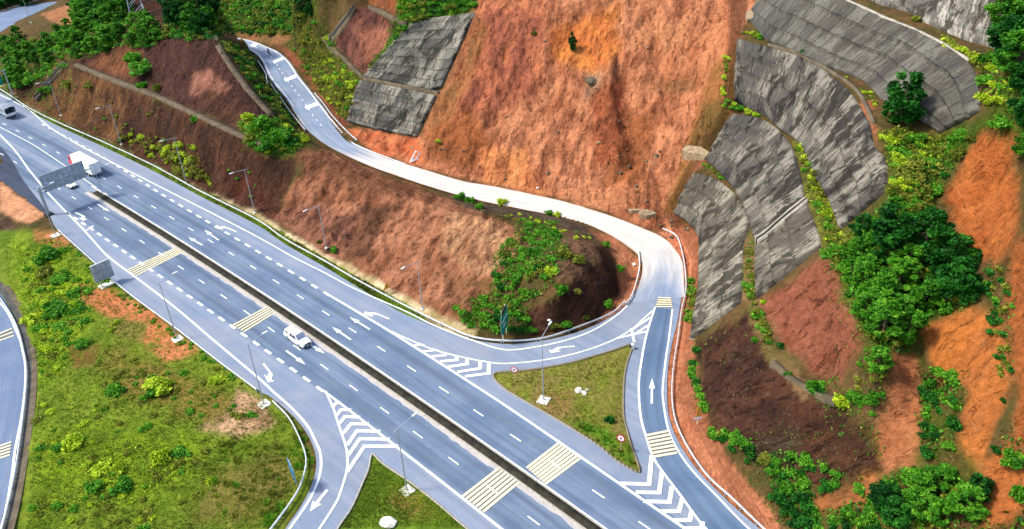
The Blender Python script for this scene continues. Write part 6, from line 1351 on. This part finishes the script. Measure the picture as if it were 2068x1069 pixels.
# ------------------------------------------------------------------ carpets of creepers and undergrowth
gpx, gpy = proj(np.stack([gx, gy, GZ], -1))
CARP = {0: [], 1: [], 2: [], 3: []}
def carpet(poly, dens, hmax, tones, seed=0, size=.34, mrg=1.):
    Pa = np.array(poly, float); b0 = Pa.min(0); b1 = Pa.max(0)
    sel = np.where((gpx > b0[0]) & (gpx < b1[0]) & (gpy > b0[1]) & (gpy < b1[1])); ins = inpoly(gpx[sel]+6*wob[sel]*.3, gpy[sel]+6*wob2[sel]*.3, Pa)
    X = gx[sel][ins]; Y = gy[sel][ins]
    if not len(X): return
    n = int(len(X)*GS*GS*dens); k = rng.integers(0, len(X), n); x = X[k]+rng.uniform(-.4, .4, n); y = Y[k]+rng.uniform(-.4, .4, n)
    lump = fbm(x/3.1, y/3.1, 3, 200+seed)*1.1+.42; ok = (lump > .16+.22*rng.random(n)) & off_road(np.stack([x, y], 1), mrg); x, y, lump = x[ok], y[ok], np.clip(lump[ok], 0, 1.1); n = len(x)
    h = hmax*lump*(.45+.55*rng.random(n)); P = np.stack([x, y, gsample(x, y)+h-.05], 1)
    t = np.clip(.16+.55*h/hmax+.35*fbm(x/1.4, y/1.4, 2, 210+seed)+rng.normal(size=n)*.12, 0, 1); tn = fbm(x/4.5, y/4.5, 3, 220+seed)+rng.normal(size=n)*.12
    q = np.argsort(np.argsort(tn))*len(tones)//max(1, n)
    for i, tt_ in enumerate(tones):
        m_ = q == i
        if m_.any(): CARP[tt_].append((P[m_], t[m_], size))
HTP = HT
carpet(HT, 10, 1.7, [1, 1, 1, 3, 0], 1, .42); carpet([(330,30),(440,40),(452,80),(400,80),(330,80)], 9, 2., [0, 1, 0], 2, .45); carpet([(150,0),(270,0),(270,50),(160,60)], 7, 2., [0, 1], 3, .5)
carpet([(425,-30),(650,-30),(610,76),(440,72)], 7, 2.2, [3, 0, 1, 3], 4, .55); carpet([(445,85),(500,95),(548,150),(582,210),(606,262),(560,242),(500,165)], 8, 1.1, [3, 1, 0, 3], 5)
carpet([(485,240),(552,238),(622,284),(600,312),(540,320),(488,292)], 12, 1.3, [1, 1, 3, 2], 6); carpet([(585,95),(642,30),(668,62),(702,135),(735,158),(704,246),(650,205),(606,132)], 9, 1.2, [3, 2, 1, 3], 7)
carpet([(800,-40),(975,-40),(958,26),(830,46),(795,100),(742,150),(800,45)], 10, 1.6, [1, 1, 0, 2], 8, .42)
carpet([(1000,520),(1062,446),(1112,446),(1150,505),(1124,566),(1084,606),(1032,650),(990,600)], 19, 1.1, [1, 1, 1, 3], 9, .3); carpet([(912,625),(968,596),(1014,630),(1016,674),(948,664)], 20, 1.3, [1, 1, 1], 10, .32); carpet([(1022,622),(1068,626),(1078,668),(1050,680),(1024,676)], 15, 1.1, [1, 0, 1], 11, .3)
carpet([(1612,296),(1650,350),(1690,440),(1722,480),(1690,500),(1655,470),(1632,400),(1614,330)], 9, .8, [3, 2, 3], 12, .28); carpet([(1504,470),(1524,480),(1530,604),(1570,700),(1546,700),(1514,640),(1500,560)], 7, .6, [3, 3, 1], 13, .25)
carpet(WD, 13, 2.6, [0, 1, 1, 1], 14, .36); carpet([(1770,265),(1885,272),(1930,285),(1890,350),(1850,425),(1796,405),(1796,330)], 11, 1.3, [3, 2, 1, 3], 15, .32); carpet([(1796,400),(1862,335),(1930,275),(2012,236),(2046,262),(1980,272),(1925,345),(1885,405),(1860,450)], 12, 1.4, [1, 1, 0, 3], 16, .34)
carpet([(1655,478),(1735,465),(1765,520),(1745,610),(1700,565),(1668,522)], 11, 1.2, [3, 1, 3, 2], 17, .3); carpet([(1972,125),(2025,100),(2090,100),(2090,240),(2000,232),(1972,190)], 10, 1.5, [3, 1, 1, 2], 18, .36); carpet([(2020,30),(2090,30),(2090,340),(2050,310),(2030,180)], 8, 2.4, [0, 1], 19, .42)
carpet([(1700,590),(1760,690),(1880,650),(1870,700),(1840,720),(1800,720),(1745,780),(1735,700)], 11, 1.6, [0, 1, 1], 20, .34); carpet([(1857,735),(1935,742),(1935,850),(1918,930),(1855,930)], 13, 1.3, [1, 0, 1], 21, .32); carpet([(1765,980),(1850,950),(1935,955),(1985,1010),(2000,1080),(1770,1080)], 13, 2., [1, 0, 0, 1], 22, .36)
carpet([(1545,925),(1602,915),(1695,952),(1705,988),(1640,1005),(1560,995)], 14, 1.2, [1, 0, 1], 23, .3); carpet([(1562,1000),(1645,988),(1645,1065),(1575,1068)], 14, 1.6, [0, 0, 1], 24, .3); carpet([(1640,1035),(1765,995),(1800,1075),(1635,1080)], 12, 1.1, [0, 1, 1], 25, .3)
carpet([(1425,868),(1480,885),(1530,915),(1570,950),(1550,965),(1470,905)], 10, .8, [1, 1, 3], 26, .26); carpet([(1985,525),(2032,548),(2052,620),(2046,760),(2022,760),(2000,680),(1990,600)], 8, .9, [0, 3, 1], 27, .28); carpet([(1738,718),(1792,718),(1792,790),(1762,860),(1728,780)], 8, 1., [1, 3], 28, .28); carpet([(2030,890),(2080,890),(2080,960),(2040,960)], 12, 1.2, [1, 0], 29, .3); carpet([(1640,760),(1790,780),(1790,830),(1720,850),(1650,810)], 8, 1., [1, 1, 3], 30, .28)
carpet([(-10,180),(150,140),(160,190),(110,230),(40,200)], 4, .8, [1, 3], 31, .3); carpet([(240,268),(340,305),(430,372),(410,376),(330,326),(236,280)], 7, .9, [3, 2], 32, .28); carpet([(330,290),(392,290),(415,362),(360,360)], 8, 1.4, [2, 3, 3], 33, .3)
carpet([(25,490),(130,480),(200,570),(180,650),(150,700),(120,770),(78,770),(62,650)], 8, .7, [1, 3, 2, 1], 34, .26); carpet([(80,900),(220,880),(400,900),(410,960),(250,1010),(60,1030)], 6, .5, [2, 1, 3], 35, .22); carpet([(1392,560),(1404,565),(1402,640),(1388,660)], 14, .9, [1, 1, 3], 36, .24); carpet([(1392,690),(1415,690),(1412,760),(1430,830),(1405,830),(1390,750)], 9, .8, [1, 1], 37, .24)
carpet([(1660,478),(1735,470),(1760,600),(1765,720),(1735,700),(1700,560)], 8, 1., [3, 3, 1], 38, .26); carpet([(1735,690),(1775,700),(1790,800),(1770,960),(1740,860)], 4, .7, [3, 1], 39, .24); carpet([(1890,640),(1960,615),(1985,600),(1970,560),(1950,590)], 9, 1., [3, 1, 0], 40, .28)
carpet([(1935,740),(1965,800),(1940,880),(1930,800)], 6, .8, [3, 1], 41, .26); carpet([(1960,950),(2010,940),(1990,1000),(2005,1080),(1975,1075)], 8, 1.1, [1, 3, 0], 42, .28); carpet([(2020,860),(2060,840),(2050,900),(2010,930)], 6, .7, [0, 3], 43, .26); carpet([(1480,930),(1540,960),(1570,1040),(1560,1069),(1520,1000)], 4, .5, [3, 1], 44, .22)
carpet([(1690,955),(1760,965),(1790,990),(1730,980)], 7, .8, [1, 3], 45, .26); carpet([(1440,190),(1478,200),(1450,300),(1405,330),(1395,310),(1430,260)], 3, .4, [3, 3, 1], 46, .2); carpet([(1400,425),(1375,445),(1360,430),(1390,360),(1400,350)], 3, .4, [3], 47, .2)
carpet([(2075,-20),(2330,-20),(2330,450),(2120,460),(2070,330)], 2.5, 2.2, [0, 1, 1, 3], 50, .6, .0); carpet([(2130,450),(2330,440),(2330,1000),(2130,900),(2150,820),(2120,700)], 2.2, 1.8, [1, 3, 0], 51, .5, .0); carpet([(2060,1000),(2330,900),(2330,1200),(1700,1200),(1690,1075),(2000,1075)], 4, 1.6, [1, 0, 3], 52, .45)
def straw(poly, dens, h0, h1, mat, name='dry_grass'):
    Pa = np.array(poly, float); ins = np.where(inpoly(gpx+wob*.5, gpy+wob2*.5, Pa)); n = int(len(ins[0])*GS*GS*dens); k = rng.integers(0, len(ins[0]), n); x = gx[ins][k]+rng.uniform(-.4, .4, n); y = gy[ins][k]+rng.uniform(-.4, .4, n)
    ok = (fbm(x/3, y/3, 3, 301) > -.1+.4*(rng.random(n)-.5)) & off_road(np.stack([x, y], 1), .6); x, y = x[ok], y[ok]; N = len(x); kk = 4; a = rng.uniform(0, 6.28, (N, kk)); out = np.stack([np.cos(a), np.sin(a), 0*a], -1); hgt = rng.uniform(h0, h1, (N, 1))*rng.uniform(.6, 1.2, (N, kk))
    base = np.stack([x, y, gsample(x, y)-.03], 1)[:, None]+out*.12*rng.random((N, kk, 1)); tip = base+out*(hgt*.7)[..., None]; tip[..., 2] += hgt*.7; w_ = np.stack([-np.sin(a), np.cos(a), 0*a], -1)*(.03+.03*hgt[..., None]); md = base*.5+tip*.5; md[..., 2] += hgt*.12
    V = np.stack([base-w_, md+w_, tip, md-w_], 2).reshape(-1, 3); me = tone_mesh(name, V, np.arange(4*N*kk).reshape(-1, 4), np.repeat(rng.random(N*kk), 4), mat); tag(link(bpy.data.objects.new(name, me)), kind='stuff')
mt_straw = leaf_mat('dry_straw', alb((104,84,52)), alb((150,124,84)), alb((200,176,130)))
straw([(1415,700),(1510,635),(1560,730),(1640,790),(1760,860),(1790,960),(1660,990),(1480,910),(1425,830)], 1.6, .25, .7, mt_straw)
straw([(1740,260),(1990,240),(2068,250),(2068,1069),(1620,1069),(1660,960),(1790,950),(1750,700),(1560,600),(1690,480)], .8, .2, .6, mt_straw)
straw([(60,230),(150,130),(430,75),(552,240),(600,330),(560,440),(380,376),(250,306)], .7, .2, .55, mt_straw)
straw([(890,400),(1060,430),(1210,485),(1215,530),(1120,660),(1000,660),(940,640),(1050,490)], 1.6, .2, .5, mt_straw)
carpet([(1640,770),(1700,800),(1780,850),(1795,950),(1740,930),(1680,880)], 5, .8, [1, 3, 1], 60, .26); carpet([(1415,700),(1470,665),(1530,650),(1545,700),(1500,720),(1440,760)], 2.5, .5, [3, 1], 61, .22); carpet([(1500,860),(1600,850),(1690,900),(1690,955),(1600,930),(1510,905)], 3.5, .7, [3, 1, 1], 62, .24); carpet([(1660,520),(1720,540),(1755,690),(1700,760),(1690,640)], 5, .8, [3, 1], 63, .24)
names = {0: 'dark_creepers', 1: 'green_creepers', 2: 'yellow_green_weeds', 3: 'olive_undergrowth'}
# the shrubs that show largest stay things of their own, the rest is one mass
SH.sort(key=lambda e: e[:3])
for e in SH[:296]: shrub(*e[3], made=True)
for n_, e in enumerate(SH[296:]):
    P, rad, tone, *_r = e[3]; zs = e[3][7]; g = np.random.default_rng(n_); k = 110; d = g.normal(size=(k, 3)); d /= np.linalg.norm(d, axis=1)[:, None]; d[:, 2] = np.abs(d[:, 2]); a = g.integers(0, 5, k)
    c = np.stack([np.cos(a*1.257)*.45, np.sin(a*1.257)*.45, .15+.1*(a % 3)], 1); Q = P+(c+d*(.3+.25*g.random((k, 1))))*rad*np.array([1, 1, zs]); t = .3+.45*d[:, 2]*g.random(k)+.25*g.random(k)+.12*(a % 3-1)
    CARP[tone].append((Q, t, .3*rad**.5))
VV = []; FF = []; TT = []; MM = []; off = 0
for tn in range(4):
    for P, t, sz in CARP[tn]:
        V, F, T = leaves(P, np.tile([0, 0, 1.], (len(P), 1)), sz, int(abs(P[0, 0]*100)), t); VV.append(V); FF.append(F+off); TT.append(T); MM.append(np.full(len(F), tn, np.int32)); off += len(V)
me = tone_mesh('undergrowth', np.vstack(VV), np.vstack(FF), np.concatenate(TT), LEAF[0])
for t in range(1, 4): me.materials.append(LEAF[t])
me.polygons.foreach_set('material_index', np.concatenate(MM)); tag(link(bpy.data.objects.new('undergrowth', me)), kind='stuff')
# ------------------------------------------------------------------ light and air
w = bpy.data.worlds.new('World'); scene.world = w; w.use_nodes = True; nt = w.node_tree
sky = nt.nodes.new('ShaderNodeTexSky'); sky.sky_type = 'NISHITA'; sky.sun_disc = False
SD = Vector((-.62, -.02, .78)).normalized()
el = math.asin(SD.z); az = math.atan2(SD.x, SD.y)
sky.sun_elevation = el; sky.sun_rotation = az; sky.dust_density = 2.
bg = nt.nodes['Background']; bg.inputs['Strength'].default_value = .15; nt.links.new(sky.outputs[0], bg.inputs[0])
sun = bpy.data.lights.new('sun', 'SUN'); sun.energy = 2.3; sun.angle = R(9); sun.color = (1, .95, .86)
so_ = link(bpy.data.objects.new('sun', sun)); so_.rotation_euler = (-SD).to_track_quat('-Z', 'Y').to_euler(); so_.location = (-60, 60, 140)
vs = scene.view_settings; vs.view_transform = 'Standard'; vs.look = 'None'; vs.exposure = 1.0; vs.gamma = 1; vs.use_curve_mapping = False
scene.render.engine = 'CYCLES'; scene.cycles.max_bounces = 5
